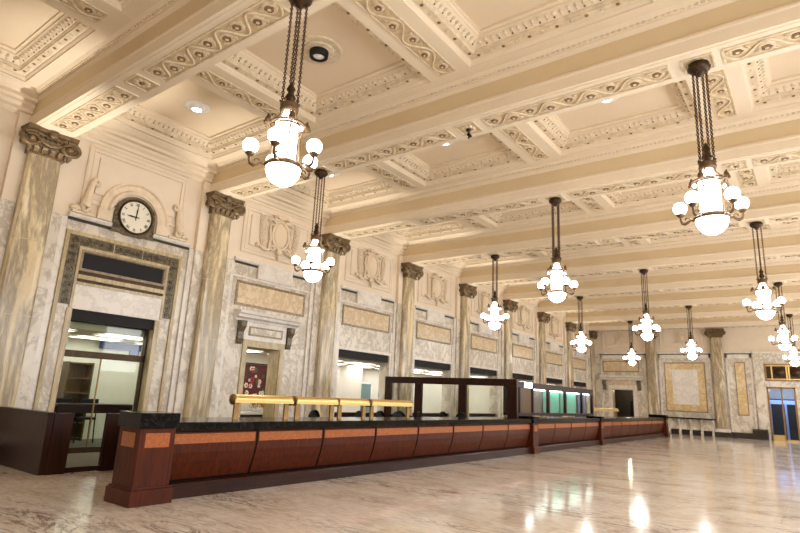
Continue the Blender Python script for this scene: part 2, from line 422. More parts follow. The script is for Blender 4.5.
# ------------------------------------------------------------------ left wall
ZL = 5.27
wl = MB(); at = MB()
def wall_bay(y0, y1, op=None, ztop=None, zs=0):
    """marble wall slab with an opening (y0,y1,z)"""
    if op:
        a, c = op
        wl.box(-.45, 0, y0, a, 0, ZL, 'wall_marble'); wl.box(-.45, 0, c, y1, 0, ZL, 'wall_marble'); wl.box(-.45, 0, a, c, ztop, ZL, 'wall_marble')
    else: wl.box(-.45, 0, y0, y1, 0, ZL, 'wall_marble')
wall_bay(YN-.4, by(0))
OPEN = {0: (5.48, 7.52, 3.18), 1: (10.42, 11.68, 2.84)}
for k in range(2, 8): OPEN[k] = (by(k)+S/2-1.46, by(k)+S/2+1.46, 3.10)
for k in range(8): wall_bay(by(k), by(k+1), OPEN[k][:2], OPEN[k][2])
wl.box(-.45, 0, by(8), YF+.4, 0, ZL, 'wall_marble')
WL = struct(wl.build('wall_left'), 'long veined marble left wall with pilasters and openings')
at.box(-.45, 0, YN-.4, YF+.4, ZL, ZP+.2, 'attic'); ATT = at.build('attic', WL, 'cream painted upper wall')
# marble cheeks beside each pilaster
for k in range(0, 9):
    b = MB(); y = by(k)
    b.box(0, .13, y-.60, y+.60, 0, ZL-.05, 'wall_marble'); b.box(0, .06, y-.74, y+.74 if k < 8 else y+.6, 0, ZL-.05, 'pale_marble')
    b.build('pilaster_backing', WL)
    b = MB(); b.box(0, .13, y-.60, y+.60, ZL-.05, 7.2, 'attic'); b.build('attic_strip', WL)
# crown cornice, one per bay, between beams
cp = [(0, 7.18), (.03, 7.18), (.05, 7.24), (.10, 7.26), (.10, 7.34), (.16, 7.40), (.17, 7.46), (.28, 7.48), (.28, 7.56), (.36, 7.60), (.45, 7.68), (.46, 7.70), (0, 7.70)]
b = MB(); b.extrude(cp, 'y', -S/2+.36, S/2-.36, 'cream'); corn_me = b.mesh('crown_cornice')
for k in range(-1, 8): part('crown_cornice', corn_me, WL, (0, by(k)+S/2, 0))
# raised frame of the attic panel
fp = [(0, 0), (0, .035), (.03, .05), (.06, .05), (.07, .03), (.11, .03), (.12, .045), (.15, .045), (.16, .015), (.26, .012), (.27, .05), (.30, .05), (.31, .05), (.315, .05)]
b = MB(); b.ring(fp, 1.38, .74, (0, 0, 0), 'attic', 'yz', cap='attic'); frame_me = b.mesh('attic_frame')
# cartouche relief
def cartouche():
    m = MB()
    m.ball((.05, 0, .02), 1, 'panel_cream', 18, 10, (.075, .25, .40))
    m.tube([(.06, .29*math.cos(a), .02+.45*math.sin(a)) for a in [2*PI*i/28 for i in range(28)]], .045, 'relief', 7, True)
    for s_ in (-1, 1):
        m.tube([(.07, s_*(.12+.16*math.sin(a)+.0*a), .62-.14*math.cos(a)-.05*a) for a in [i*.45 for i in range(9)]], [.06, .055, .05, .05, .045, .04, .035, .03, .02], 'relief', 7)
        m.tube([(.06, s_*(.30+.13*math.cos(a)*(1-a/9)), .36+.13*math.sin(a)*(1-a/9)) for a in [i*.5 for i in range(13)]], .04, 'relief', 6)
        m.tube([(.06, s_*(.36+.02*math.sin(i*.9)), .30-.09*i) for i in range(10)], [.03+.015*(i % 2) for i in range(10)], 'relief', 6)
        m.tube([(.06, s_*(.28-.1*math.cos(a)*(1-a/9)), -.45+.1*math.sin(a)*(1-a/9)) for a in [i*.5 for i in range(13)]], .04, 'relief', 6)
        # palm branch
        m.tube([(.03, s_*(.55+.16*t-.1*t*t), -.42+.86*t) for t in [i/8 for i in range(9)]], .018, 'relief', 5)
        for i in range(9):
            t = i/8; cy, cz = .55+.16*t-.1*t*t, -.42+.86*t
            for d in (-1, 1):
                pts = [(0, 0), (.05*d, .05), (.11*d, .12), (.10*d, .06), (.04*d, 0)]
                m.poly([(s_*(cy+u), cz+v) for u, v in pts], .045, 'relief', lambda u, v, h: (h, u, v))
        m.tube([(.04, s_*(.25+.45*t), -.42-.12*math.sin(PI*t)) for t in [i/8 for i in range(9)]], [.02+.035*math.sin(PI*i/8) for i in range(9)], 'relief', 7)
        m.ball((.04, s_*.74, -.44), 1, 'relief', 8, 5, (.05, .07, .07))
    m.ball((.05, 0, .60), 1, 'relief', 10, 6, (.07, .13, .10)); m.ball((.05, 0, -.52), 1, 'relief', 10, 6, (.07, .11, .10)); m.ball((.05, 0, -.68), 1, 'relief', 8, 5, (.05, .05, .10))
    return m.move(Matrix.Translation((.045, 0, 0))).clampx(.056).mesh('carved_cartouche')
cart_me = cartouche()
# ledge pieces, plaque, tan panel for one bay
lp = [(0, 5.19), (.02, 5.19), (.02, 5.245), (.07, 5.25), (.10, 5.30), (.10, 5.345), (.0, 5.36)]
def ledge(parent, y0, y1):
    b = MB(); b.extrude([p for p in lp if p[1] > 5.24]+[(0, 5.245)], 'y', y0, y1, 'pale_marble'); o = b.build('ledge', parent)
    b = MB(); b.box(0, .035, y0, y1, 5.185, 5.245, 'darkmarble_and_shade'); b.build('ledge_shade', o, 'dark strip painted as the shadow under the ledge')  # ledge's own shadow built in as a dark strip
def tan_panel(parent, yc, zc, a, c, mat='tan_marble'):
    b = MB(); b.ring([(0, 0), (0, .03), (.05, .035), (.08, .02)], a, c, (0, yc, zc), 'border_marble', 'yz'); f = b.build('panel_border', parent, 'brown border of the panel')
    b = MB(); b.ring([(.07, .02), (.08, .022)], a, c, (0, yc, zc), mat, 'yz', cap=mat); b.build('marble_panel', f, 'tan marble panel')
bayname = {1: 'above the flower-room doorway', 2: 'first past the flower-room doorway', 3: 'second past the flower-room doorway', 4: 'third past the flower-room doorway',
           5: 'fourth past the flower-room doorway', 6: 'fifth past the flower-room doorway', 7: 'beside the far corner'}
for k in range(1, 8):
    yc = by(k)+S/2
    part('attic_frame', frame_me, WL, (0, yc, 6.30))
    o = bpy.data.objects.new('carved_cartouche', cart_me); COL.objects.link(o); o.location = (.0, yc, 6.34); o.scale = (1.1, 1.14, 1.02)
    tag(o, 'carved cream shield relief with branches on left wall, %s' % bayname[k], 'wall relief', 'shield reliefs along the left wall')
    ledge(WL, yc-1.56, yc-.70); ledge(WL, yc+.70, yc+1.56)
    b = MB(); b.box(0, .09, yc-.69, yc+.69, 4.84, 5.36, 'pale_marble', .012); b.box(.085, .10, yc-.62, yc+.62, 4.90, 5.30, 'pale_marble'); b.build('frieze_plaque', WL, 'pale blank marble plaque')
    b = MB(); b.box(0, .04, yc-1.56, yc+1.56, 4.78, 4.84, 'pale_marble'); b.build('string_course', WL)
    tan_panel(WL, yc, 4.33, 1.37, .37)
    if k > 1:
        b = MB(); b.box(0, .035, yc-1.62, yc-1.46, 0, 4.0, 'pale_marble'); b.box(0, .035, yc+1.46, yc+1.62, 0, 4.0, 'pale_marble'); b.box(0, .03, yc-1.5, yc+1.5, 3.10, 3.2, 'pale_marble'); b.build('opening_surround', WL)
        w = MB(); w.box(-.42, -.04, yc-1.45, yc+1.45, 2.84, 3.10, 'blackmetal'); wo = struct(w.build('window_%d' % k), 'wide office opening under a black header in the left wall, %s' % bayname[k])
        w = MB(); w.box(-.40, -.10, yc-1.45, yc+1.45, 0, .9, 'dark_wood'); w.box(-.45, -.05, yc-1.46, yc+1.46, .9, .94, 'dark_rail'); w.build('window_sill', wo)
        w = MB(); w.box(-.44, .02, yc-1.465, yc-1.44, .94, 3.10, 'wall_marble'); w.box(-.44, .02, yc+1.44, yc+1.465, .94, 3.10, 'wall_marble'); w.build('jamb', wo)
# ---- bay of the clock
yc = 6.55
b = MB(); b.ring(fp, 1.30, .72, (0, yc, 6.40), 'attic', 'yz', cap='attic'); b.build('attic_frame', WL)
ledge(WL, 5.05, 6.02); ledge(WL, 7.02, 8.15)
arch = [(0, .58, .0), (0, .58, .10), (0, .66, .13), (0, .70, .07), (0, .80, .07), (0, .84, .11), (0, .88, .11), (0, .90, 0)]
b = MB(); m_ = 24
v = [(h, yc+r*math.cos(PI*i/m_), 5.62+r*math.sin(PI*i/m_)) for _, r, h in arch for i in range(m_+1)]
b.add(v, [(j*(m_+1)+i, j*(m_+1)+i+1, (j+1)*(m_+1)+i+1, (j+1)*(m_+1)+i) for j in range(len(arch)-1) for i in range(m_)], 'relief')
for s_ in (-1, 1): b.box(0, .10, yc+s_*.74-.16, yc+s_*.74+.16, 5.36, 5.62, 'relief')
b.build('clock_arch', WL, 'pale arched moulding round the clock')
b = MB(); n = 32
pts = [(.57*math.cos(PI*i/n), .57*math.sin(PI*i/n)) for i in range(n+1)]+[(-.57, -.42), (.57, -.42)]
b.poly([(yc+u, 5.62+v) for u, v in pts], .03, 'attic', lambda u, v, h: (h, u, v)); b.build('clock_niche', WL)
for s_, tx in ((-1, 'hourglass side left of the clock'), (1, 'right of the clock')):
    m = MB()
    c0 = yc+s_*1.20
    m.tube([(.09, c0+s_*.10*math.cos(a)*(1-a/14), 5.52+.12*math.sin(a)*(1-a/14)) for a in [i*.5 for i in range(18)]], .055, 'relief', 7)
    m.tube([(.09, c0+s_*(.02-.10*t), 5.55+.65*t) for t in [i/8 for i in range(9)]], [.12, .12, .11, .1, .09, .08, .07, .07, .06], 'relief', 8)
    m.tube([(.09, c0-s_*.16+s_*.08*math.cos(a)*(1-a/14), 6.2+.09*math.sin(a)*(1-a/14)) for a in [i*.5 for i in range(16)]], .045, 'relief', 7)
    for i in range(5): m.ball((.08, c0+s_*(.14+.03*i), 5.46+.035*(i % 2)), 1, 'relief', 7, 5, (.06, .06, .05))
    m.box(0, .10, c0-.26, c0+.26, 5.362, 5.42, 'relief')
    m.clampx(.056); o = m.build('carved_scroll'); tag(o, 'carved cream scroll ornament on the ledge, %s' % ('towards the first pilaster from the clock' if s_ < 0 else 'on the doorway side of the clock'), 'wall relief')
# clock
ck = empty('wall_clock', (0.03, yc, 5.63)); tag(ck, 'round white-faced wall clock in a bronze case under an arch', 'clock')
b = MB(); n = 40; R0, R1 = .40, .52
o_ = [(R1*math.cos(a), R1*math.sin(a)) for a in [-.28*PI+1.56*PI*i/n for i in range(n+1)]]
pts = [(R1*math.cos(a), R1*math.sin(a)) for a in [PI*i/n for i in range(n+1)]]+[(-R1, -.40), (-R1-.05, -.47), (-.30, -.47), (-.2, -.50), (.2, -.50), (.30, -.47), (R1+.05, -.47), (R1, -.40)]
b.poly(pts, .07, 'green_marble', lambda u, v, h: (h, u, v)); b.build('clock_case', ck, 'dark bronze arched case')
b = MB(); b.lathe([(.43, .06), (.45, .10), (.43, .12), (.40, .115), (.395, .07)], (0, 0, 0), 'bronze', 40, 'x'); b.build('bezel', ck)
b = MB(); b.lathe([(0, .078), (.40, .078)], (0, 0, 0), 'dial', 40, 'x', False); b.build('dial', ck)
rom = ['XII', 'I', 'II', 'III', 'IIII', 'V', 'VI', 'VII', 'VIII', 'IX', 'X', 'XI']
for h, txt in enumerate(rom):
    m = MB(); w = {'I': .022, 'V': .045, 'X': .045}; tot = sum(w[c] for c in txt); u = -tot/2
    for ch in txt:
        cx = u+w[ch]/2
        if ch == 'I': m.box(.0, .004, cx-.006, cx+.006, -.035, .035, 'black')
        elif ch == 'V':
            m.poly([(cx-.021, .035), (cx-.010, .035), (cx+.003, -.035), (cx-.004, -.035)], .004, 'black', lambda a, c, d: (d, a, c)); m.poly([(cx+.019, .035), (cx+.013, .035), (cx-.004, -.035), (cx+.003, -.035)], .004, 'black', lambda a, c, d: (d, a, c))
        else:
            m.poly([(cx-.021, .035), (cx-.010, .035), (cx+.021, -.035), (cx+.010, -.035)], .004, 'black', lambda a, c, d: (d, a, c)); m.poly([(cx+.019, .035), (cx+.013, .035), (cx-.019, -.035), (cx-.013, -.035)], .004, 'black', lambda a, c, d: (d, a, c))
        u += w[ch]
    a = 2*PI*h/12
    # clockwise seen from the hall (+x side): y grows to the right of the viewer
    R = Matrix.Translation((.080, .325*math.sin(a), .325*math.cos(a))) @ Matrix.Rotation(-a, 4, 'X')
    m.move(R); m.build('numeral', ck)
def hand(name, L, ang, w):
    m = MB(); m.poly([(-w*.5, -.08), (w*.5, -.08), (w, L*.55), (0, L), (-w, L*.55)], .006, 'black', lambda u, v, h: (h, u, v)); m.move(Matrix.Translation((.088, 0, 0)) @ Matrix.Rotation(-ang, 4, 'X')); m.build(name, ck)
hand('minute_hand', .31, .06, .016); hand('hour_hand', .24, 2*PI*9.02/12, .02)
# surround of the clock bay: carved dark border
b = MB(); b.box(0, .05, 5.08, 5.16, 0, 4.93, 'jamb_marble'); b.box(0, .05, 7.90, 7.98, 0, 4.93, 'jamb_marble'); b.box(0, .054, 5.075, 7.985, 4.86, 4.95, 'jamb_marble')
b.box(0, .05, 5.41, 5.47, 3.2, 4.62, 'jamb_marble'); b.box(0, .05, 7.59, 7.65, 3.2, 4.62, 'jamb_marble'); b.box(0, .054, 5.405, 7.655, 4.56, 4.625, 'jamb_marble'); b.build('window_architrave', WL)
def border_block(y0, y1, z0, z1):
    b = MB(); b.box(0, .035, y0, y1, z0, z1, 'green_marble')
    L = max(y1-y0, z1-z0); n = int(L/.16)
    for i in range(n):
        t = (i+.5)/n
        c = (y0+(y1-y0)*t, (z0+z1)/2) if (y1-y0) > (z1-z0) else ((y0+y1)/2, z0+(z1-z0)*t)
        b.tube([(.04, c[0]+.065*math.cos(a), c[1]+.065*math.sin(a)) for a in [2*PI*j/8 for j in range(8)]], .012, 'green_marble', 4, True)
        b.ball((.04, c[0], c[1]), 1, 'green_marble', 6, 4, (.02, .03, .03))
    b.build('carved_border', WL, 'dark carved marble border')
border_block(5.17, 5.40, 3.26, 4.85); border_block(7.66, 7.89, 3.26, 4.85)
for a, c in ((5.42, 6.18), (6.22, 6.90), (6.94, 7.64)): border_block(a, c, 4.63, 4.85)
b = MB(); b.box(0, .03, 5.47, 7.59, 3.18, 3.74, 'pale_marble'); b.box(0, .06, 5.47, 7.59, 3.74, 3.80, 'jamb_marble'); b.box(0, .07, 5.47, 7.59, 3.87, 3.97, 'jamb_marble'); b.box(0, .02, 5.47, 7.59, 3.80, 3.87, 'bronze'); b.box(0, .02, 5.47, 7.59, 3.97, 4.06, 'bronze'); b.build('window_lintel', WL)
tr = MB(); tr.ring([(0, 0), (0, .06), (.05, .06), (.07, .02)], 1.06, .25, (0, yc-.02, 4.31), 'border_marble', 'yz', cap='black'); struct(tr.build('window_9'), 'shallow dark transom window in a bronze frame below the clock')
# window_1 : bronze-framed glazed office front
W1 = MB(); W1.box(-.40, -.02, 5.48, 7.52, 2.93, 3.18, 'blackmetal'); W1.box(-.34, -.2, 5.48, 7.52, 2.12, 2.27, 'bronze'); W1.box(-.34, -.2, 5.48, 5.54, 0, 2.93, 'bronze'); W1.box(-.34, -.2, 7.46, 7.52, 0, 2.93, 'bronze'); W1.box(-.34, -.2, 5.48, 7.52, 0, .12, 'bronze')
W1.box(-.30, -.26, 6.45, 6.47, .12, 2.12, 'brass_dark')
w1 = struct(W1.build('window_1'), 'full-height glazed office front in dark bronze frame under the clock')
b = MB(); b.box(-.285, -.275, 5.54, 6.45, .12, 2.12, 'glass'); b.build('pane', w1); b = MB(); b.box(-.285, -.275, 6.47, 7.46, .12, 2.12, 'glass'); b.build('pane', w1); b = MB(); b.box(-.285, -.275, 5.54, 7.46, 2.27, 2.93, 'glass'); b.build('pane', w1)
b = MB(); b.box(-.45, .03, 7.50, 7.62, 0, 3.18, 'jamb_marble'); b.box(-.45, .03, 5.38, 5.50, 0, 3.18, 'jamb_marble'); b.build('jamb', w1)
# ---- doorway with hood (bay 1)
yc = 11.05
D = MB(); D.box(-.45, .05, 10.26, 10.42, 0, 3.0, 'jamb_marble'); D.box(-.45, .05, 11.68, 11.84, 0, 3.0, 'jamb_marble'); D.box(-.445, .055, 10.255, 11.845, 2.84, 3.005, 'jamb_marble')
D.box(-.43, .0, 10.42, 10.46, 0, 2.84, 'jamb_marble'); D.box(-.43, .0, 11.64, 11.68, 0, 2.84, 'jamb_marble'); D.box(-.43, .07, 10.42, 11.68, 2.80, 2.84, 'jamb_marble')
d1 = struct(D.build('door_1'), 'marble doorway with bracketed hood in the left wall')
b = MB(); b.box(0, .06, 10.24, 11.86, 3.0, 3.52, 'pale_marble'); b.box(.05, .075, 10.40, 11.70, 3.12, 3.40, 'border_marble'); b.box(.07, .085, 10.46, 11.64, 3.17, 3.35, 'wall_marble'); b.build('overdoor_panel', d1)
b = MB(); b.extrude([(0, 3.52), (.10, 3.52), (.12, 3.58), (.22, 3.62), (.24, 3.70), (.30, 3.72), (.32, 3.80), (0, 3.84)], 'y', 9.86, 12.26, 'pale_marble'); b.build('hood', d1, 'pale marble hood shelf')
for y in (10.02, 11.90):
    b = MB(); b.extrude([(0, 2.85), (.05, 2.85), (.09, 3.0), (.10, 3.2), (.20, 3.36), (.22, 3.52), (0, 3.52)], 'y', y, y+.18, 'green_marble'); b.build('bracket', d1, 'dark scrolled bracket')
# plain wall parts beyond clock: right side wall and others
b = MB(); b.box(XR, XR+.4, YN-.4, YF+.4, 0, 1.2, 'wall_marble'); b.box(XR, XR+.4, YN-.4, YF+.4, 6.0, ZP+.2, 'wall_marble')
for k in range(-2, 9): b.box(XR, XR+.4, max(YN-.4, by(k)-.9), min(YF+.4, by(k)+.9), 1.2, 6.0, 'wall_marble')  # unseen gaps between piers, added to let the side fill in
struct(b.build('wall_right'), 'marble wall with openings added for fill light on the right of the hall')
b = MB(); b.box(-.4, XR+.4, YN-.4, YN, 0, ZP+.2, 'wall_marble'); struct(b.build('wall_back'), 'marble wall behind the viewer')

# ------------------------------------------------------------------ pilasters
def pilaster_meshes(sq=False):
    s_ = MB(); hw = .35
    pr = [(0, -hw), (XP-.07, -hw), (XP-.02, -hw+.05), (XP+.0, -hw+.14), (XP+.0, hw-.14), (XP-.02, hw-.05), (XP-.07, hw), (0, hw)]
    z = [.5, .8, 2.85, 4.45, 6.22, 6.38]; sc = [1.04, 1.0, .99, .965, .93, .95]
    v = [(x if i in (0, 7) else x*(1 if s2 > .95 else .97), y*s2, zz) for zz, s2 in zip(z, sc) for i, (x, y) in enumerate(pr)]
    n = len(pr)
    s_.add(v, [(j*n+i, j*n+i+1, (j+1)*n+i+1, (j+1)*n+i) for j in range(len(z)-1) for i in range(n-1)], 'pilaster_marble')
    shaft = s_.clampx(.132).mesh('shaft')
    j = [MB(), MB()]
    for q_, zz in zip(j, (2.85, 4.45)): q_.extrude([(p[0]+(.003 if 0 < i < 7 else 0), p[1]*1.0) for i, p in enumerate(pr)], 'z', zz-.006, zz+.006, 'jamb_marble')
    b = MB(); b.box(0, XP+.10, -.46, .46, 0, .30, 'darkmarble_and_shade', .01); b.extrude([(0, .30), (XP+.08, .30), (XP+.10, .35), (XP+.08, .40), (XP+.04, .42), (XP+.06, .46), (XP+.02, .50), (0, .50)], 'y', -.42, .42, 'pale_marble')
    base = b.clampx(.132).mesh('pilaster_base')
    c = MB()
    # necking, bell, leaves
    c.box(0, XP+.03, -.37, .37, 6.16, 6.22, 'capital', .01)
    c.extrude([(0, 6.2), (XP-.01, 6.2), (XP+.03, 6.45), (XP+.10, 6.72), (0, 6.72)], 'y', -.35, .35, 'capital')
    for y in (-.24, -.08, .08, .24):
        c.extrude([(XP-.02, 6.20), (XP+.03, 6.22), (XP+.06, 6.32), (XP+.10, 6.36), (XP+.03, 6.40), (XP, 6.38)], 'y', y-.05, y+.05, 'capital')
    for yy in (-.37, .37):
        c.extrude([(.10, 6.22), (.26, 6.22), (.24, 6.44), (.12, 6.44)], 'y', min(yy, yy*.9), max(yy, yy*.9), 'capital')
    # big corner volutes, drooping outwards
    for s2 in (-1, 1):
        N = 34
        c.tube([(XP+.12, s2*.39+s2*.21*math.cos(a)*(1-i/42), 6.52+.21*math.sin(a)*(1-i/42)) for i, a in enumerate([PI*.62-q*.42 for q in range(N)])], [.062-.0010*q for q in range(N)], 'capital', 7)
        c.ball((XP+.15, s2*.39, 6.52), 1, 'capital', 9, 6, (.06, .07, .07))
        c.lathe([(.0, -.03), (.17, -.03), (.17, .05), (0, .06)], (XP+.05, s2*.39, 6.52), 'capital', 16, 'x')
        c.tube([(.16, s2*.50+0*a, 6.52+.0*a) for a in (0, .01)], .02, 'capital', 5)
        c.tube([(.26+.15*math.cos(a)*(1-i/34), s2*.48, 6.52+.16*math.sin(a)*(1-i/34)) for i, a in enumerate([PI*.62-q*.45 for q in range(26)])], [.05-.001*q for q in range(26)], 'capital', 6)
        c.tube([(XP+.12, s2*.30, 6.70), (XP+.10, s2*.1, 6.69), (XP+.10, 0, 6.69)], [.05, .045, .045], 'capital', 6)
        # leaf drop under each volute
        c.tube([(XP+.10, s2*.40, 6.34), (XP+.09, s2*.40, 6.26), (XP+.05, s2*.39, 6.16)], [.055, .06, .02], 'capital', 7)
    # egg festoon between the volutes
    c.tube([(XP+.13, -.26+.52*t, 6.56-.10*math.sin(PI*t)) for t in [i/10 for i in range(11)]], [.03+.02*math.sin(PI*i/10) for i in range(11)], 'capital', 7)
    for i in range(5): c.ball((XP+.11, -.2+.1*i, 6.655), 1, 'capital', 7, 5, (.04, .04, .045))
    c.ball((XP+.17, 0, 6.76), 1, 'capital', 9, 6, (.07, .10, .09))
    c.v = [(x, y, ZS-(ZS-.17*0-z)*.78 if True else z) for x, y, z in c.v]; cap = c.clampx(.132).mesh('capital')
    a = MB(); AZ = lambda z: ZS-(ZS-z)*.78
    cur = [(XP+.20-.07*math.cos(PI*t/1.0)*0-.06*math.sin(PI*(t+.5)), -.51+1.02*(t+.5)) for t in [-.5+i/10 for i in range(11)]]
    for z0, z1, k in ((6.72, 6.78, -.03), (6.78, 6.84, 0), (6.84, 6.884, .02)):
        a.extrude([(0, -.51-k)]+[(x+k, y) for x, y in cur]+[(0, .51+k)], 'z', AZ(z0), AZ(z1), 'capital')
    return shaft, [q.clampx(.132).mesh('shaft_joint') for q in j], base, cap, a.clampx(.132).mesh('abacus')
SH, JT, BA, CA, AB = pilaster_meshes()
def pilaster(loc, rz, label):
    o = empty('pilaster', loc, rz); tag(o, label, 'pilaster', 'veined marble pilasters')
    s_ = part('shaft', SH, o); [part('shaft_joint', q_, s_) for q_ in JT]; part('pilaster_base', BA, o)
    c = part('capital', CA, o); part('abacus', AB, c); c['label'] = 'dark bronze-coloured scrolled capital'
    if rz: o.scale = (1, 1, .99)
    elif loc[1] > 41: o.scale = (1, .84, 1)
    return o
pl = ['veined marble pilaster with dark capital at the left edge, beside the clock window', 'veined marble pilaster between clock window and hooded flower doorway', 'veined marble pilaster just past the hooded flower doorway',
      'veined marble pilaster where the glazed wooden screen meets the left wall', 'veined marble pilaster seen over the glazed wooden screen, second past flower doorway', 'veined marble pilaster third past the flower doorway',
      'veined marble pilaster fourth past the flower doorway, over the lit teller booth', 'veined marble pilaster last but one on left wall, before the corner', 'veined marble pilaster in the far left corner']
for k in range(9): pilaster((0, by(k), 0), 0, pl[k])
pilaster((4.13, YF, 0), -PI/2, 'veined marble pilaster on far wall between doorway and large framed panel')
pilaster((8.15, YF, 0), -PI/2, 'veined marble pilaster on far wall right of the large framed panel')

# ------------------------------------------------------------------ far wall
b = MB()
for x0, x1, z0, z1 in ((-.4, 1.36, 0, ZL), (2.80, 10.66, 0, ZL), (1.36, 2.80, 2.80, ZL), (10.66, 12.7, 3.18, 3.52), (10.66, 13.0, 4.60, ZL), (12.12, 12.7, 0, 3.18), (12.7, XR+.4, 0, 3.52), (13.0, XR+.4, 3.52, ZL)):
    b.box(x0, x1, YF, YF+.45, z0, z1, 'wall_marble')
WF = struct(b.build('wall_far'), 'veined marble far end wall of the hall')
b = MB(); b.box(-.4, XR+.4, YF, YF+.45, ZL, ZP+.2, 'attic'); b.build('attic', WF, 'cream painted upper end wall')
b = MB(); b.extrude([(YF-x, z) for x, z in cp], 'x', 0, XR, 'cream'); b.build('crown_cornice', WF)
def fledge(x0, x1):
    b = MB(); b.extrude([(YF-p[0], p[1]) for p in lp if p[1] > 5.24]+[(YF, 5.245)], 'x', x0, x1, 'pale_marble'); o = b.build('ledge', WF)
    b = MB(); b.box(x0, x1, YF-.035, YF, 5.185, 5.245, 'darkmarble_and_shade'); b.build('ledge_shade', o)  # dark strip for the ledge shadow, same as on the left wall
fledge(.55, 3.75); fledge(4.5, 7.75); fledge(8.55, 10.1)
b = MB(); b.box(10.1, XR, YF-.16, YF-.001, ZL-.03, 5.36, 'pale_marble'); b.box(10.1, 10.62, YF-.12, YF-.001, 0, ZL-.03, 'wall_marble'); b.build('entrance_pier', WF)
for xa, xc in ((.60, 3.70), (4.55, 7.72), (8.58, 10.0)):
    b = MB(); b.box(xa, xa+.10, YF-.05, YF, .3, 5.18, 'pale_marble'); b.box(xc-.10, xc, YF-.05, YF, .3, 5.18, 'pale_marble'); b.box(xa, xc, YF-.05, YF, 4.95, 5.18, 'pale_marble'); b.build('wall_strip', WF)
def xframe(parent, xc, zc, a, c, prof, mat, name, cap=None, label=None):
    b = MB(); b.ring(prof, a, c, (xc, YF, zc), mat, 'xz', cap=cap); return b.build(name, parent, label)
for xc, a in ((2.13, 1.38), (6.14, 1.45)):
    xframe(WF, xc, 6.30, a, .74, fp, 'attic', 'attic_frame', 'attic')
    o = bpy.data.objects.new('carved_cartouche', cart_me); COL.objects.link(o); o.location = (xc, YF-.03, 6.32); o.rotation_euler = (0, 0, -PI/2); o.scale = (.6, .7, .62)
    tag(o, 'small carved cream relief high on far wall, %s' % ('over the hooded end doorway' if xc < 4 else 'over the large framed panel'), 'wall relief')
p1 = xframe(WF, 2.0, 4.38, 1.25, .40, [(0, 0), (0, .03), (.05, .03), (.07, .02)], 'border_marble', 'panel_border'); xframe(p1, 2.0, 4.38, 1.18, .33, [(0, .02), (.01, .02)], 'tan_marble', 'marble_panel', 'tan_marble')
p2 = xframe(WF, 6.12, 3.05, 1.25, 1.62, [(0, 0), (0, .04), (.05, .04), (.07, .02)], 'border_marble', 'panel_border'); p3 = xframe(p2, 6.12, 3.05, 1.18, 1.55, [(0, .02), (.40, .025), (.41, .035)], 'amber_marble', 'amber_marble_border', 'pale_marble', 'amber marble border round pale slab')
p4 = xframe(WF, 9.34, 3.04, .30, 1.66, [(0, 0), (0, .03), (.04, .03), (.06, .02)], 'border_marble', 'panel_border'); xframe(p4, 9.34, 3.04, .24, 1.60, [(0, .02), (.01, .02)], 'amber_marble', 'marble_panel', 'amber_marble')
b = MB(); b.box(4.5, 7.72, YF-.06, YF, 0, .32, 'darkmarble_and_shade'); b.box(8.5, 10.62, YF-.06, YF, 0, .34, 'darkmarble_and_shade'); b.box(2.82, 3.75, YF-.06, YF, 0, .34, 'darkmarble_and_shade'); b.box(.5, 1.2, YF-.06, YF, 0, .34, 'darkmarble_and_shade'); struct(b.build('baseboard_far'), 'dark marble skirting along the far wall')
# hooded end doorway
D = MB(); D.box(1.10, 1.36, YF-.07, YF+.45, 0, 3.0, 'pale_marble'); D.box(2.80, 3.06, YF-.07, YF+.45, 0, 3.0, 'pale_marble'); D.box(1.095, 3.065, YF-.075, YF+.445, 2.78, 3.055, 'pale_marble'); D.box(1.34, 1.40, YF-.03, YF+.4, 0, 2.80, 'jamb_marble'); D.box(2.76, 2.82, YF-.03, YF+.4, 0, 2.80, 'jamb_marble'); D.box(1.34, 2.82, YF-.03, YF+.4, 2.74, 2.80, 'jamb_marble')
d2 = struct(D.build('door_2'), 'hooded marble doorway to a dark room in the far wall')
b = MB(); b.extrude([(YF, 3.40), (YF-.14, 3.42), (YF-.18, 3.54), (YF-.34, 3.60), (YF-.36, 3.72), (YF, 3.78)], 'x', .55, 3.50, 'pale_marble'); b.build('hood', d2)
b = MB(); b.box(1.15, 3.0, YF-.05, YF, 3.05, 3.40, 'tan_marble'); b.build('overdoor_panel', d2)
for x in (.72, 3.10):
    b = MB(); b.extrude([(YF, 2.72), (YF-.08, 2.74), (YF-.10, 3.1), (YF-.22, 3.25), (YF-.24, 3.41), (YF, 3.41)], 'x', x, x+.22, 'green_marble'); b.build('bracket', d2)
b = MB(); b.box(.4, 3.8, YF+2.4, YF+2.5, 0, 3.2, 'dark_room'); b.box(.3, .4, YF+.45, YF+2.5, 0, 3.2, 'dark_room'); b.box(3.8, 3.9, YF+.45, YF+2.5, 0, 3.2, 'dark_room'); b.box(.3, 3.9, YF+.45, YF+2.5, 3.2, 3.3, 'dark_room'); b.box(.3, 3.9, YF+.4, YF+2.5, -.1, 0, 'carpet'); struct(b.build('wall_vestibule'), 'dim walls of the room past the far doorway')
o = empty('cupboard', (2.36, YF+2.08, .003)); tag(o, 'dark cupboard inside the dim far doorway', 'cupboard')
b = MB(); b.box(-.30, .30, -.25, .25, 0, 2.0, 'blackmetal', .01); b.build('body', o)
for s_ in (-1, 1):
    b = MB(); b.box(s_*.15-.13, s_*.15+.13, -.27, -.25, .1, 1.92, 'black'); dd = b.build('door', o); b = MB(); b.ball((s_*.04, -.285, 1.0), .018, 'brass_dark', 8, 5); b.build('knob', dd)
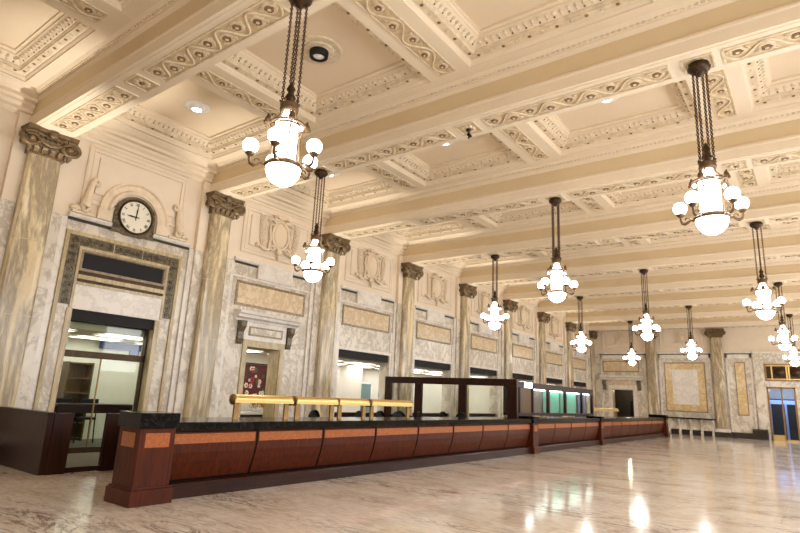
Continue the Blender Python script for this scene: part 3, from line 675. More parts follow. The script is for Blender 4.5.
# marble writing bench
o = empty('writing_bench', (6.34, YF-.075, 0)); tag(o, 'long dark-topped marble writing shelf under the large framed panel', 'bench')
b = MB(); b.box(-1.42, 1.42, -.55, -.0, 1.00, 1.08, 'black_marble', .01); b.build('top', o)
b = MB(); b.box(-1.36, 1.36, -.20, -.08, .32, 1.0, 'wall_marble'); b.build('back_panel', o)
for i in range(5):
    x = -1.28+.64*i; b = MB(); b.extrude([(-.48, .25), (-.30, .25), (-.30, .55), (-.38, .75), (-.50, .92), (-.50, 1.0), (-.1, 1.0), (-.1, .0), (-.42, .0), (-.48, .12)], 'x', x-.06, x+.06, 'wall_marble'); b.build('leg', o)
# heater
o = empty('wall_heater', (10.15, YF-.14, 0)); tag(o, 'small dark box heater at the foot of the entrance pier', 'heater')
b = MB(); b.box(-.40, .40, -.28, -.02, .0, .62, 'heater', .015); b.build('body', o)
for i in range(7):
    b = MB(); b.box(-.34, .34, -.29, -.275, .10+.06*i, .125+.06*i, 'black'); b.build('slot', o)
# bronze grille over the entrance
G = empty('bronze_grille', (11.8, YF-.06, 4.06)); tag(G, 'gilded bronze grille with round medallion over the entrance door', 'grille')
b = MB(); b.ring([(0, 0), (0, .08), (.09, .08), (.09, .02)], 1.15, .52, (0, 0.05, 0), 'brass_dark', 'xz'); b.build('frame', G)
b = MB(); b.box(-1.08, 1.08, .0, .03, -.46, .46, 'bronze'); b.build('back_plate', G)
for x in (-.78, -.02, .10, .74):
    b = MB(); b.box(x-.04, x+.04, -.05, .02, -.46, .46, 'brass'); b.build('mullion', G)
b = MB(); b.lathe([(.0, -.05), (.18, -.05), (.2, -.02), (.27, -.05), (.29, .0), (.0, .0)], (-.40, 0, .02), 'bronze', 24, 'y'); b.build('medallion', G)
b = MB(); b.lathe([(.0, -.05), (.18, -.05), (.2, -.02), (.27, -.05), (.29, .0), (.0, .0)], (.42, 0, .02), 'bronze', 24, 'y'); b.build('medallion', G)
for s_ in (-1, 1):
    b = MB(); b.box(-1.06, 1.06, -.045, .02, s_*.40-.025, s_*.40+.025, 'brass'); b.build('rail', G)
# entrance door
D = MB()
for x0, x1 in ((10.66, 10.76), (11.36, 11.44), (12.02, 12.12)): D.box(x0, x1, YF-.02, YF+.14, 0, 3.18, 'brass_dark')
D.box(10.66, 12.12, YF-.02, YF+.14, 3.08, 3.18, 'brass_dark'); D.box(10.66, 12.12, YF-.01, YF+.12, 2.40, 2.47, 'bronze'); D.box(10.70, 11.40, YF-.02, YF+.12, 0, .34, 'brass'); D.box(11.40, 12.10, YF-.02, YF+.12, 0, .10, 'brass')
d3 = struct(D.build('door_3'), 'tall bronze-framed glass entrance door in the far wall')
for x0, x1 in ((10.76, 11.36), (11.44, 12.02)):
    b = MB(); b.box(x0, x1, YF+.05, YF+.06, .1, 2.40, 'blue_glass'); b.build('pane', d3); b = MB(); b.box(x0, x1, YF+.05, YF+.06, 2.47, 3.08, 'smoke_glass'); b.build('pane', d3)
b = MB(); b.box(9.6, 14, YF+2.6, YF+2.7, 0, 3.6, 'greydoor'); b.box(9.5, 9.6, YF+.45, YF+2.7, 0, 3.6, 'greydoor'); b.box(14, 14.1, YF+.45, YF+2.7, 0, 3.6, 'greydoor'); b.box(9.5, 14.1, YF+.45, YF+2.7, 3.6, 3.7, 'greydoor'); b.box(9.5, 14.1, YF+.4, YF+2.7, -.1, 0, 'charcoal'); struct(b.build('wall_lobby'), 'pale lobby walls past the entrance door')
for x, t in ((10.95, 'left half of the dark lobby doors seen through entrance glass'), (11.80, 'right half of the dark lobby doors seen through entrance glass')):
    o = empty('lobby_door', (x+.05, YF+2.56, 0)); tag(o, t, 'door'); b = MB(); b.box(-.36, .36, -.03, .03, .02, 2.2, 'black', .008); b.build('leaf', o); b = MB(); b.box(.26, .30, -.08, -.03, .9, 1.2, 'brass_dark'); b.build('handle', o)

# ------------------------------------------------------------------ offices behind the left wall
b = MB(); b.box(-3.6, -3.4, YN, YF, 0, 3.4, 'white_wall'); b.box(-3.4, -2.9, 13.1, 19.1, 0, 2.78, 'white_wall'); OB = struct(b.build('wall_office'), 'white rear wall of the offices')
for y in (3.9, 13.4, 27.5):
    b = MB(); b.box(-3.4, -.45, y-.06, y+.06, 0, 2.78, 'white_wall'); b.build('partition', OB)
b = MB(); b.box(-2.3, -2.2, 9.0, 13.34, 0, 2.78, 'white_wall'); b.build('partition', OB); b = MB(); b.box(-3.4, -.45, 9.3, 9.4, 0, 2.78, 'white_wall'); b.build('partition', OB)
b = MB(); b.box(-3.6, -.45, YN, YF, 2.78, 3.4, 'office_ceiling'); OC = struct(b.build('ceiling_office'), 'low office ceiling with flush lights')
tm = MB(); tm.box(-.6, .6, -.3, .3, -.012, .01, 'troffer'); tm.ring([(0, 0), (0, -.03), (.03, -.03), (.03, -.01)], .63, .33, (0, 0, 0), 'white_trim'); tmesh = tm.mesh('troffer')
for x in (-2.6, -1.1):
    for i in range(19): part('troffer', tmesh, OC, (x, 5.4+1.9*i, 2.775), PI/2)
b = MB(); b.box(-3.39, -3.3, 7.8, 9.2, 2.55, 2.74, 'blue'); b.box(-3.39, -3.3, 8.72, 8.98, 2.25, 2.55, 'blue'); struct(b.build('blue_reflection'), 'blue band built as a reflection in the clock window glass')  # solid band standing in for a blue reflection in the glass
# bookcase
o = empty('bookcase', (-3.15, 7.22, 0)); tag(o, 'tall dark brown open bookcase seen through the clock window', 'bookcase')
b = MB(); b.box(-.22, -.20, -.32, .32, 0, 2.1, 'brown_wood'); b.build('back', o)
for s_ in (-1, 1): b = MB(); b.box(-.2, .2, s_*.32-.02, s_*.32+.02, 0, 2.1, 'brown_wood'); b.build('side', o)
for i in range(6): b = MB(); b.box(-.2, .2, -.30, .30, .05+.4*i, .08+.4*i, 'brown_wood'); b.build('shelf', o)
# desk
o = empty('office_desk', (-1.5, 7.05, 0)); tag(o, 'dark wooden counter desk behind the glass below the clock', 'desk')
b = MB(); b.box(-.35, .35, -1.0, 1.0, .98, 1.04, 'dark_rail', .008); b.build('top', o); b = MB(); b.box(.26, .32, -.98, .98, .82, .98, 'dark_rail'); b.build('apron', o)
for sx in (-1, 1):
    for sy in (-1, 1): b = MB(); b.box(sx*.3-.03, sx*.3+.03, sy*.95-.03, sy*.95+.03, 0, .98, 'dark_wood'); b.build('leg', o)
# dark side chairs inside
def side_chair(loc, rz, label):
    o = empty('side_chair', loc, rz); tag(o, label, 'chair', 'dark chairs behind the gate')
    b = MB(); b.box(-.23, .23, -.23, .23, .60, .66, 'black', .02); b.build('seat', o)
    b = MB(); b.box(-.22, .22, -.24, -.20, .78, 1.14, 'black', .015); b.build('backrest', o)
    for sx in (-1, 1):
        for sy in (-1, 1): b = MB(); b.tube([(sx*.2, sy*.2, .62), (sx*.23, sy*.24, 0.012)], .017, 'blackmetal', 6); b.build('leg', o)
        b = MB(); b.tube([(sx*.2, -.21, .6), (sx*.2, -.22, 1.1)], .015, 'blackmetal', 6); b.build('back_post', o)
    return o
side_chair((-2.5, 6.60, 0), 1.8, 'dark chair inside the office behind the glass gate, left one of two')
side_chair((-2.45, 7.3, 0), 1.4, 'dark chair inside the office behind the glass gate, right one of two')
# flower room
o = empty('floral_painting', (-2.17, 12.55, 1.80)); tag(o, 'dark red floral painting seen through the hooded doorway', 'painting')
b = MB(); b.box(-.02, .0, -.75, .75, -.55, .62, 'canvas_red'); 
for i in range(34):
    y, z = random.uniform(-.68, .68), random.uniform(-.5, .56); r = random.uniform(.05, .11); mt = random.choice(['petal_white', 'petal_white', 'leaf', 'petal_red'])
    for j in range(6): a = j*PI/3; b.ball((.004, y+r*.6*math.cos(a), z+r*.6*math.sin(a)), 1, mt, 6, 4, (.006, r*.45, r*.45))
b.build('canvas', o); b = MB(); b.ring([(0, -.02), (0, .03), (.04, .03), (.04, 0)], .79, .63, (0, 0, .035), 'bronze', 'yz'); b.build('frame', o)
o = empty('console_table', (-1.75, 12.4, 0)); tag(o, 'white console table inside the hooded doorway', 'table')
b = MB(); b.box(-.25, .25, -.8, .8, .78, .86, 'white_trim', .01); b.build('top', o); b = MB(); b.box(-.2, .2, -.75, .75, 0, .78, 'charcoal'); b.build('cabinet', o)
o = empty('flower_arrangement', (-1.7, 12.45, .86)); tag(o, 'orange and red flower arrangement on the white console table', 'flowers')
b = MB(); b.lathe([(.0, 0), (.12, 0), (.17, .06), (.18, .14), (.16, .15), (.0, .12)], (0, 0, 0), 'porcelain', 16); b.build('bowl', o)
for i in range(26):
    y, z, x = random.uniform(-.42, .42), random.uniform(.14, .40), random.uniform(-.14, .14); mt = random.choice(['petal_orange', 'petal_orange', 'petal_white', 'petal_red'])
    b = MB()
    for j in range(6): a = j*PI/3; b.ball((x+.03, y+.04*math.cos(a), z+.04*math.sin(a)), 1, mt, 6, 4, (.022, .03, .03))
    b.ball((x+.045, y, z), .018, 'brass_dark', 6, 4); b.tube([(x, y, z), (x*.3, y*.3, .1)], .006, 'leaf', 4); b.build('flower', o)
# office door, grey-blue
b = MB(); b.box(-3.39, -3.35, 19.55, 20.3, 0, 2.06, 'tealdoor'); b.box(-3.4, -3.34, 19.47, 19.55, 0, 2.14, 'white_trim'); b.box(-3.4, -3.34, 20.3, 20.38, 0, 2.14, 'white_trim'); b.box(-3.4, -3.34, 19.47, 20.38, 2.06, 2.14, 'white_trim'); struct(b.build('door_4'), 'grey-teal office door seen through the first wide opening')

# ------------------------------------------------------------------ teller counter
XC = 5.86
prof_panel = [(XC-.02, .915), (XC-.02, .74), (XC-.035, .62), (XC-.07, .48), (XC-.12, .34), (XC-.155, .24)]
def counter_section(y0, y1, n, label, panels=None):
    o = empty('teller_counter', (XC, (y0+y1)/2, 0)); tag(o, label, 'counter', 'teller counter sections')
    oy = (y0+y1)/2
    def L(m, name, par=o, lab=None): m.move(Matrix.Translation((-XC, -oy, 0))); return m.build(name, par, lab)
    b = MB(); b.extrude([(4.72, .93), (XC+.03, .93), (XC+.06, .95), (XC+.06, 1.055), (XC+.05, 1.065), (4.72, 1.065)], 'y', y0, y1, 'black_marble'); L(b, 'countertop', lab='polished black marble countertop')
    b = MB(); b.extrude([(p[0]-.02, p[1]) for p in prof_panel]+[(XC-.2, .19), (5.0, .19), (5.0, .93), (XC-.03, .93)], 'y', y0, y1, 'blackmetal'); b.box(4.74, 5.0, y0, y1, .0, .93, 'dark_rail'); L(b, 'carcass')
    b = MB(); b.extrude([(5.0, 0), (XC, 0), (XC, .17), (XC-.02, .20), (XC-.16, .215), (5.0, .215)], 'y', y0, y1, 'dark_rail'); L(b, 'plinth')
    w = (y1-y0)/n; g = .022
    for i in range(n):
        a, c = y0+w*i+g, y0+w*(i+1)-g
        b = MB(); b.extrude(prof_panel+[(p[0]-.05, p[1]) for p in prof_panel[::-1]], 'y', a, c, 'mahogany'); p = L(b, 'front_panel')
        b = MB(); b.box(XC-.03, XC-.012, a+.02, c-.02, .755, .895, 'burl'); L(b, 'burl_band', p, 'orange burl veneer band')
    return o
counter_section(4.75, 17.24, 8, 'long near section of curved mahogany teller counter with burl bands and brass lamps')
counter_section(17.76, 24.12, 4, 'middle section of mahogany teller counter below the lit booth')
counter_section(24.58, 36.0, 8, 'far section of mahogany teller counter ending near the writing bench')
def pedestal(y0, y1, x0, x1, zt, label):
    o = empty('counter_pedestal', ((x0+x1)/2, (y0+y1)/2, 0)); tag(o, label, 'pedestal', 'counter pedestals')
    cx, cy = (x0+x1)/2, (y0+y1)/2; hx, hy = (x1-x0)/2, (y1-y0)/2
    b = MB(); b.box(-hx+.05, hx-.05, -hy+.045, hy-.045, .0, zt-.2, 'mahogany', .008); bo = b.build('body', o)
    b = MB(); b.box(-hx, hx, -hy, hy, 0, .20, 'mahogany', .008); b.box(-hx+.02, hx-.02, -hy+.02, hy-.02, .20, .23, 'mahogany', .008); b.build('base', o)
    b = MB(); b.box(-hx+.02, hx-.02, -hy+.02, hy-.02, zt-.21, zt, 'black_marble', .012); b.build('cap', o, 'black marble cap')
    b = MB(); b.box(hx-.052, hx-.044, -hy+.13, hy-.13, zt-.46, zt-.27, 'burl'); b.build('burl_inlay', bo, 'orange burl inlay')
    if hx > .25: b = MB(); b.box(-hx+.16, hx-.16, -hy+.039, -hy+.048, zt-.46, zt-.27, 'burl'); b.build('burl_inlay', bo, 'orange burl inlay')
pedestal(4.13, 4.75, 5.40, 6.06, 1.20, 'tall square mahogany end pedestal with black marble cap at the near counter end')
pedestal(17.25, 17.75, 5.30, 5.98, 1.14, 'mahogany pedestal between near and middle counter sections')
pedestal(24.13, 24.57, 5.30, 5.98, 1.14, 'mahogany pedestal between middle and far counter sections')
pedestal(36.01, 36.6, 5.00, 6.02, 1.22, 'mahogany pedestal closing the far end of the counter')
# brass trough lamps on posts
def trough(y0, y1, x, label, z=1.43):
    o = empty('counter_lamp', (x, (y0+y1)/2, 1.065)); tag(o, label, 'lamp', 'brass trough lamps on the counter'); h = (y1-y0)/2
    pr = [(.088*math.cos(a), z-1.065-.03+.088*math.sin(a)) for a in [-.1+PI*1.05*i/10 for i in range(11)]]
    pr2 = [(p[0]*.86, p[1]-.006 if False else p[1]*.99) for p in pr[::-1]]
    b = MB(); b.extrude(pr+[(p[0]*.88, p[1]-.008) for p in pr[::-1]], 'y', -h, h, 'brass', True); ho = b.build('hood', o)
    b = MB(); b.box(.07, .092, -h, h, z-1.065-.085, z-1.065-.03, 'brass'); b.build('lip', ho)
    for s_ in (-1, 1): b = MB(); b.lathe([(0, -.01), (.092, -.01), (.092, .012), (0, .012)], (0, s_*(h-.012), z-1.065-.03), 'brass_dark', 16, 'y'); b.build('end_cap', ho)
    for s_ in (-1, 1): b = MB(); b.box(-.02, .02, s_*(h-.10)-.05, s_*(h-.10)+.05, 0, z-1.065-.02, 'brass_dark'); b.build('post', o)
    return o
trough(6.14, 7.48, 5.3, 'brass trough lamp on two posts, in front of the hooded doorway')
trough(7.56, 8.72, 5.3, 'brass trough lamp on posts, second from the near counter end')
trough(8.76, 9.74, 5.3, 'brass trough lamp on posts, third from the near counter end')
trough(9.82, 11.40, 5.3, 'brass trough lamp on posts overlapping the glazed wooden screen')
trough(25.0, 28.7, 5.3, 'brass trough lamp on the far counter section past the booth')
# glazed wooden screen across the counter space
SC = empty('glazed_screen', (2.9, 16.9, 0)); tag(SC, 'dark wood glazed screen running from left wall to the counter', 'screen')
b = MB(); b.box(-2.70, 2.68, -.07, .07, 2.06, 2.29, 'dark_wood', .006); b.build('top_rail', SC)
for x0, x1 in ((.20, .46), (1.57, 1.86), (3.41, 3.68), (5.24, 5.58)):
    b = MB(); b.box(x0-2.9, x1-2.9, -.065, .065, 1.068 if x1 > 5 else .014, 2.06, 'dark_wood', .006); b.build('post', SC)
for x0, x1 in ((.46, 1.57), (1.86, 3.41), (3.68, 4.69)):
    b = MB(); b.box(x0-2.9, x1-2.9, -.05, .05, .012, .92, 'dark_wood'); b.build('lower_panel', SC)
for x0, x1 in ((.46, 1.57), (1.86, 3.41), (3.68, 5.24)):
    b = MB(); b.box(x0-2.9, x1-2.9, -.006, .006, 1.07 if x1 > 5 else .92, 2.06, 'clear_glass'); b.build('pane', SC)
# lit teller booth on middle section
BO = empty('teller_booth', (5.4, 20.95, 1.065)); tag(BO, 'dark wood teller booth with teal-lit blinds on the middle counter section', 'booth')
y0, y1 = 17.25-20.95, 24.75-20.95
b = MB(); b.box(-.5, .05, y0, y1, .98, 1.17, 'dark_rail', .006); b.build('canopy', BO)
b = MB(); b.box(-.5, .05, y0, y1, .075, .17, 'dark_rail'); b.build('base_rail', BO)
ys = [17.25, 17.45, 18.45, 19.82, 21.55, 23.42, 24.75]
for a in (17.40, 18.45, 19.86, 21.55, 23.42, 24.72):
    b = MB(); b.box(-.06, .045, a-20.95-.06, a-20.95+.06, .17, .98, 'dark_wood'); b.build('post', BO)
b = MB(); b.box(-.04, .0, 17.46-20.95, 18.39-20.95, .17, .98, 'brown_wood'); b.build('wood_panel', BO)
def blinds(ya, yb, mat, name):
    b = MB(); n = max(3, int((yb-ya)/.13))
    for i in range(n):
        y = ya+(yb-ya)*(i+.5)/n-20.95; b.extrude([(-.22, y-.055), (-.19, y), (-.22, y+.055), (-.228, y+.055), (-.198, y), (-.228, y-.055)], 'z', .17, .97, mat)
    b.build(name, BO)
blinds(18.5, 19.8, 'grey_slat', 'grey_blind'); blinds(19.9, 21.5, 'teal_slat', 'teal_blind'); blinds(21.6, 23.36, 'teal_slat', 'teal_blind'); blinds(23.5, 24.66, 'grey_slat', 'grey_blind')
for ya, yb in ((18.51, 19.8), (19.92, 21.49), (21.61, 23.36), (23.48, 24.66)):
    b = MB(); b.box(-.005, .005, ya-20.95, yb-20.95, .17, .98, 'clear_glass'); b.build('pane', BO)
    b = MB(); b.tube([(-.09, ya-20.95+.06, .955), (-.09, yb-20.95-.06, .955)], .014, 'tube', 8); b.build('light_tube', BO)
b = MB(); b.box(-.5, -.47, y0, y1, .17, .98, 'dark_wood'); b.build('back', BO)
# small glowing box in place of a bright white square on the booth
o = empty('glow_box', (5.49, 17.95, 2.16)); tag(o, 'small glowing white box at the booth top beside the screen', 'light')
b = MB(); b.box(-.04, .0, -.32, .32, -.12, .08, 'white_trim', .01); b.build('housing', o); b = MB(); b.box(.0, .012, -.28, .28, -.10, .06, 'whitebox'); b.build('face', o)
# office chairs behind the counter
ch = empty('office_chair', (0, 0, 0))
b = MB(); b.box(-.25, .25, -.25, .25, .46, .55, 'black', .035); b.build('seat', ch)
b = MB()
pts = [(-.24, 0), (.24, 0), (.26, .2), (.22, .38), (.12, .47), (0, .50), (-.12, .47), (-.22, .38), (-.26, .2)]
b.poly(pts, .07, 'black', lambda u, v, h: (-.26-h, u, .66+v)); b.build('backrest', ch)
b = MB(); b.box(-.32, -.28, -.04, .04, .50, .80, 'blackmetal'); b.build('back_support', ch)
for s_ in (-1, 1): b = MB(); b.tube([(-.1, s_*.24, .5), (-.1, s_*.31, .52), (-.1, s_*.31, .7), (.16, s_*.31, .7)], .02, 'black', 6); b.build('armrest', ch)
b = MB(); b.lathe([(.03, .1), (.03, .46)], (0, 0, 0), 'blackmetal', 10); b.build('column', ch)
for i in range(5):
    a = 2*PI*i/5; b = MB(); b.tube([(0, 0, .12), (.3*math.cos(a), .3*math.sin(a), .085)], .022, 'blackmetal', 6); l = b.build('base_arm', ch)
    b = MB(); b.lathe([(.0, -.02), (.035, -.02), (.035, .02), (0, .02)], (.3*math.cos(a), .3*math.sin(a), .047), 'black', 10, 'y'); b.build('caster', l)
spots = [(3.9, 9.9, .3, 'black office chair behind the second brass trough lamp'), (3.9, 11.55, 1.2, 'black office chair behind the fourth brass lamp'), (3.9, 12.4, .2, 'black office chair just left of the first screen post, left of a pair'), (3.9, 13.15, -.2, 'black office chair just left of the first screen post, right of a pair'),
         (3.9, 14.3, .6, 'black office chair in front of the second screen pane'), (3.9, 15.6, .1, 'black office chair near the middle screen post'), (4.1, 16.3, 1.4, 'black office chair in front of the last screen pane')]
for i, (x, y, rz, lab) in enumerate(spots):
    o = ch if i == 0 else copy_tree(ch)
    o.location = (x, y, .012); o.rotation_euler = (0, 0, rz); tag(o, lab, 'office chair', 'office chairs behind the counter')
# wooden gate and partition at the near end
GT = empty('gate_partition', (2.66, 4.33, 0)); tag(GT, 'low dark wood partition with glass gate left of the counter', 'partition')
b = MB(); b.box(.46-2.66, 2.70-2.66, .0, .10, .0, 1.00, 'dark_wood', .006); b.build('front_panel', GT)
b = MB(); b.box(.45-2.66, 2.73-2.66, -.02, .14, 1.0, 1.03, 'dark_rail', .006); b.build('top_cap', GT)
b = MB(); b.box(-.04, .06, .10, .42, 0, 1.02, 'dark_wood', .006); b.build('end_post', GT)
b = MB(); b.box(-.04, .05, .42, 1.02, 0.012, .10, 'dark_wood'); b.build('gate_rail', GT)
b = MB(); b.box(-.01, .0, .42, 1.02, .10, 1.0, 'clear_glass'); b.build('glass_panel', GT)
b = MB(); b.box(-.04, .06, 1.02, 1.55, 0, 1.02, 'dark_wood', .006); b.build('hinge_post', GT)
b = MB(); b.box(.06, 2.04, 1.38, 1.46, 0, .96, 'dark_wood'); b.build('return_panel', GT)

# ------------------------------------------------------------------ chandeliers
ZC = ZS
def make_chandelier():
    o = empty('chandelier', (0, 0, 0))
    b = MB(); b.lathe([(0, 0), (.15, 0), (.15, -.03), (.17, -.06), (.165, -.09), (.12, -.13), (.06, -.16), (.04, -.20), (.0, -.22)], (0, 0, 0), 'bronze', 12); b.build('canopy', o)
    zt = 5.22-ZC
    for i in range(4):
        a = PI/4+i*PI/2; x, y = .10*math.cos(a), .10*math.sin(a)
        b = MB(); n = 44; z0 = -.14; dz = (z0-zt)/n
        for j in range(n):
            z = z0-dz*(j+.5); hh = dz*.62; rr = .017
            t = 0 if j % 2 else PI/2
            p = [(x+rr*math.cos(q)*math.cos(t+a), y+rr*math.cos(q)*math.sin(t+a), z+hh*math.sin(q)) for q in [2*PI*k/6 for k in range(6)]]
            b.tube(p, .009, 'chain', 4, True)
        b.build('chain', o)
    b = MB(); b.lathe([(0, .0), (.05, .02), (.04, .05), (.075, .10), (.05, .15), (.035, .18), (.06, .23), (.03, .28), (.02, .32), (0, .34)], (0, 0, zt+.0), 'bronze', 10); b.lathe([(.02, -.1), (.02, .05)], (0, 0, zt), 'bronze', 8); b.build('finial', o)
    b = MB(); b.lathe([(.06, -.10), (.115, -.10), (.125, -.06), (.115, -.02), (.125, 0), (.10, .02), (.04, .02)], (0, 0, zt), 'lamp_bronze', 14)
    for i in range(8): a = i*PI/4; b.ball((.12*math.cos(a), .12*math.sin(a), zt+.03), .02, 'lamp_bronze', 6, 4)
    b.build('crown', o)
    zr = 4.92-ZC
    b = MB(); b.lathe([(.065, zt-.10), (.075, zt-.15), (.10, zt-.22), (.15, zr+.02)], (0, 0, 0), 'lantern', 16); b.build('glass_cone', o)
    b = MB(); b.tube([(.235*math.cos(a), .235*math.sin(a), zr) for a in [2*PI*i/24 for i in range(24)]], .014, 'lamp_bronze', 6, True); b.tube([(.16*math.cos(a), .16*math.sin(a), zr) for a in [2*PI*i/24 for i in range(24)]], .014, 'lamp_bronze', 6, True); ur = b.build('upper_ring', o)
    for i in range(4):
        a = PI/4+i*PI/2; c, s_ = math.cos(a), math.sin(a)
        b = MB(); b.ball((.25*c, .25*s_, zr+.03), 1, 'lamp_bronze', 8, 6, (.045, .045, .06)); b.ball((.28*c, .28*s_, zr), .03, 'lamp_bronze', 6, 4); b.tube([(.24*c, .24*s_, zr+.07), (.26*c, .26*s_, zr+.12)], [.03, .008], 'lamp_bronze', 5); b.tube([(.16*c, .16*s_, zr), (.25*c, .25*s_, zr)], .014, 'lamp_bronze', 5); b.build('boss', ur)
        b = MB(); b.tube([(.235*c, .235*s_, zr), (.20*c, .20*s_, zr-.06), (.175*c, .175*s_, zr-.14), (.17*c, .17*s_, 4.40-ZC)], .011, 'lamp_bronze', 5); b.build('stay', o)
        b = MB(); b.tube([(.085*c, .085*s_, zt-.08), (.11*c, .11*s_, zt-.17), (.18*c, .18*s_, zr+.05), (.235*c, .235*s_, zr)], .010, 'lamp_bronze', 5); b.build('scroll_stay', o)
        b = MB(); b.tube([(.16*math.cos(a+t), .16*math.sin(a+t), zr-.05-.07*math.sin(t*2)) for t in [PI/2*k/6 for k in range(7)]], .008, 'lamp_bronze', 4); b.build('festoon', o)
        b = MB(); b.ball((.205*math.cos(a+PI/4), .205*math.sin(a+PI/4), zr-.06), .032, 'lantern', 10, 7); b.build('small_lamp', o)
    b = MB(); b.lathe([(.135, zr), (.14, zr-.1), (.14, 4.38-ZC)], (0, 0, 0), 'lantern', 16); b.build('glass_cylinder', o)
    zb = 4.36-ZC
    b = MB(); b.lathe([(.14, zb+.04), (.225, zb+.035), (.245, zb+.01), (.24, zb-.02), (.22, zb-.03), (.19, zb-.02)], (0, 0, 0), 'lamp_bronze', 24); b.build('lower_ring', o)
    b = MB(); b.lathe([(.222, zb-.01), (.215, zb-.07), (.19, zb-.14), (.14, zb-.205), (.07, zb-.245), (0, zb-.26)], (0, 0, 0), 'bowl', 24); b.build('glass_bowl', o)
    for i in range(5):
        a = i*PI*.4; c, s_ = math.cos(a), math.sin(a)
        P = lambda r, z: (r*c, r*s_, z-ZC)
        b = MB(); b.tube([P(.23, 4.36), P(.29, 4.375), P(.33, 4.345), P(.37, 4.33), P(.41, 4.35), P(.425, 4.40), P(.425, 4.45)], [.02, .018, .022, .025, .022, .018, .016], 'lamp_bronze', 6)
        b.tube([P(.33+.035*math.cos(q), 4.39+.035*math.sin(q)) for q in [k*.7 for k in range(8)]], .010, 'lamp_bronze', 5)
        ar = b.build('arm', o)
        b = MB(); b.lathe([(.0, -.02), (.03, -.015), (.055, .01), (.065, .03), (.05, .04), (0, .04)], P(.425, 4.46), 'lamp_bronze', 12); b.build('cup', ar)
        b = MB(); b.ball(P(.425, 4.583), .098, 'globe', 16, 10); b.build('globe', ar)
    return o
cl = {('a', 0): 'bronze chandelier hanging closest to the clock and the camera, big against the coffers', ('b', 1): 'bronze chandelier hanging before the hooded flower doorway, behind the closest one', ('c', 1): 'large bronze chandelier high on the right side of the hall',
      ('b', 3): 'bronze chandelier above the glazed wooden screen', ('a', 2): 'bronze chandelier in middle of the hall, over the teller booth', ('a', 4): 'bronze chandelier in front of the far-wall pilaster between doorway and framed panel',
      ('b', 5): 'small bronze chandelier before the far left corner', ('b', 7): 'smallest bronze chandelier, over the hooded end doorway', ('a', 6): 'bronze chandelier in front of the large framed panel on far wall',
      ('c', 3): 'bronze chandelier right side, above the entrance grille, bigger of those there', ('c', 5): 'bronze chandelier right side, just below and behind the bigger one', ('c', 7): 'bronze chandelier right side, lowest one before the entrance grille'}
ROT = {('a', 0): 15.4, ('c', 1): 28.7, ('b', 1): 20, ('a', 2): 33, ('b', 3): 12, ('c', 3): 50}
CH = make_chandelier(); firstc = True
for (row, k), lab in cl.items():
    x = {'b': RIBX[0], 'a': RIBX[1], 'c': RIBX[2]}[row]
    o = CH if firstc else copy_tree(CH); firstc = False
    o.location = (x, by(k), ZC-.022); o.rotation_euler = (0, 0, math.radians(ROT.get((row, k), 40))); tag(o, lab, 'chandelier', 'hanging bronze chandeliers')

# ------------------------------------------------------------------ ceiling fittings
def fitting(x, y, lit, label):
    o = empty('ceiling_light', (x, y, ZP)); tag(o, label, 'ceiling light', 'round ceiling lights in the coffers')
    b = MB(); b.lathe([(.30, 0), (.30, -.02), (.26, -.035), (.20, -.03), (.17, -.05), (.14, -.05)], (0, 0, 0), 'speaker_white' if lit else 'ornament', 24)
    if not lit: b.lathe([(.46, 0), (.46, -.02), (.42, -.03), (.38, -.015), (.30, -.015)], (0, 0, 0), 'ornament', 28)
    b.build('trim_ring', o)
    if lit:
        b = MB(); b.lathe([(.17, -.05), (.16, -.10), (.11, -.10), (.105, -.06)], (0, 0, 0), 'speaker_white', 20); b.build('can', o)
        b = MB(); b.lathe([(0, -.08), (.105, -.08)], (0, 0, 0), 'downlight', 20); b.build('lens', o)
    else:
        b = MB(); b.lathe([(.19, -.05), (.18, -.16), (.12, -.17), (.11, -.13)], (0, 0, 0), 'black', 20); b.build('can', o)
        b = MB(); b.lathe([(0, -.15), (.06, -.15), (.11, -.14)], (0, 0, 0), 'speaker_white', 16); b.build('lens', o)
fitting(2.11, by(0)+S/2, True, 'round lit ceiling light in the coffer above the clock')
fitting(6.2, by(0)+S/2, False, 'round ceiling light with black can, unlit, beside the closest chandelier chains')
fitting(2.11, by(1)+S/2, True, 'round lit ceiling light above the hooded flower doorway')
fitting(6.2, by(1)+S/2, True, 'round lit ceiling light in the second bay, second coffer from left wall')
fitting(10.33, by(1)+S/2, True, 'round lit ceiling light in the second bay, just left of the large right chandelier')
o = empty('hanging_camera', (RIBX[1], by(1), ZS-.03)); tag(o, 'small dark device hanging from the rosette on the second beam', 'camera')
b = MB(); b.lathe([(0, 0), (.05, 0), (.05, -.03), (.02, -.04), (.015, -.12)], (0, 0, 0), 'bronze', 12); b.build('mount', o); b = MB(); b.tube([(0, 0, -.10), (.05, -.02, -.16), (.02, -.03, -.20)], [.035, .04, .03], 'black', 8); b.build('body', o)

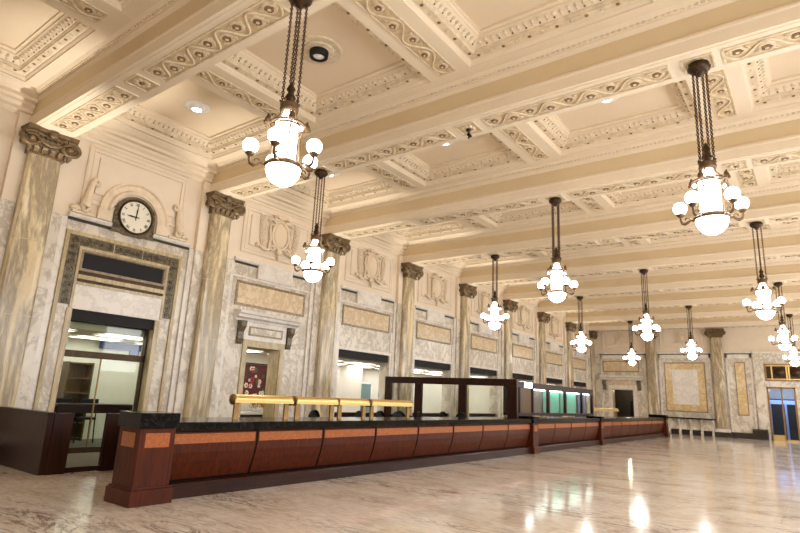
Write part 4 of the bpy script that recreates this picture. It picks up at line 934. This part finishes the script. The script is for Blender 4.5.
# ------------------------------------------------------------------ world, exposure, camera
w = bpy.data.worlds.new('world'); scene.world = w; w.use_nodes = True
w.node_tree.nodes['Background'].inputs['Color'].default_value = (.8, .85, 1, 1); w.node_tree.nodes['Background'].inputs['Strength'].default_value = .3
SIDE_FILL, UP = 190, 700
def lamp(name, typ, loc, energy, col, size=.1, rot=None, **kw):
    d = bpy.data.lights.new(name, typ); d.energy = energy; d.color = col
    if typ == 'AREA': d.shape = 'RECTANGLE'; d.size, d.size_y = size
    else: d.shadow_soft_size = size
    o = bpy.data.objects.new(name, d); COL.objects.link(o); o.location = loc
    if rot: o.rotation_euler = rot
    for k, v in kw.items(): setattr(d, k, v)
    return o

for k in range(-2, 8):
    lamp('added_side_fill', 'AREA', (XR+.35, by(k)+S/2, 3.6), SIDE_FILL, (.95, .97, 1), (2.8, 4.8), (0, PI/2, 0))  # unseen area lights added behind the right wall for even fill
for k in range(0, 8):
    lamp('pilaster_uplight', 'SPOT', (1.0, by(k), 1.25 if k == 0 else .6), UP, (1, .95, .87), .05, (PI, 0.10, 0), spot_size=math.radians(40), spot_blend=.8)
lamp('lobby_daylight', 'AREA', (11.7, YF+1.4, 3.5), 90, (.62, .76, 1), (3, 1.2))
lamp('vestibule_lamp', 'POINT', (2.0, YF+1.3, 2.8), 14, (1, .9, .7), .1)
cam = bpy.data.cameras.new('camera'); co = bpy.data.objects.new('camera', cam); COL.objects.link(co)
k_ = 1.1683; yaw, pitch, roll, f = .6502, .23, .0466, 554.09
fw = Vector((-math.sin(yaw)*math.cos(pitch), math.cos(yaw)*math.cos(pitch), math.sin(pitch)))
r0 = Vector((math.cos(yaw), math.sin(yaw), 0)); u0 = r0.cross(fw)
R_ = r0*math.cos(roll)+u0*math.sin(roll); U_ = -r0*math.sin(roll)+u0*math.cos(roll)
M = Matrix((R_, U_, -fw)).transposed().to_4x4(); M.translation = Vector((11.5149*k_, 0, 1.35*k_))
co.matrix_world = M; cam.sensor_width = 36; cam.lens = f/800*36; cam.clip_start = .05; cam.clip_end = 200
scene.camera = co
vs = scene.view_settings; vs.view_transform = 'Standard'; vs.look = 'None'; vs.exposure = 1.05; vs.gamma = 1; vs.use_curve_mapping = False
try:
    scene.cycles.use_denoising = True; scene.cycles.max_bounces = 10; scene.cycles.diffuse_bounces = 6; scene.cycles.transparent_max_bounces = 16; scene.cycles.sample_clamp_indirect = 8
    scene.cycles.use_light_tree = True
except Exception: pass
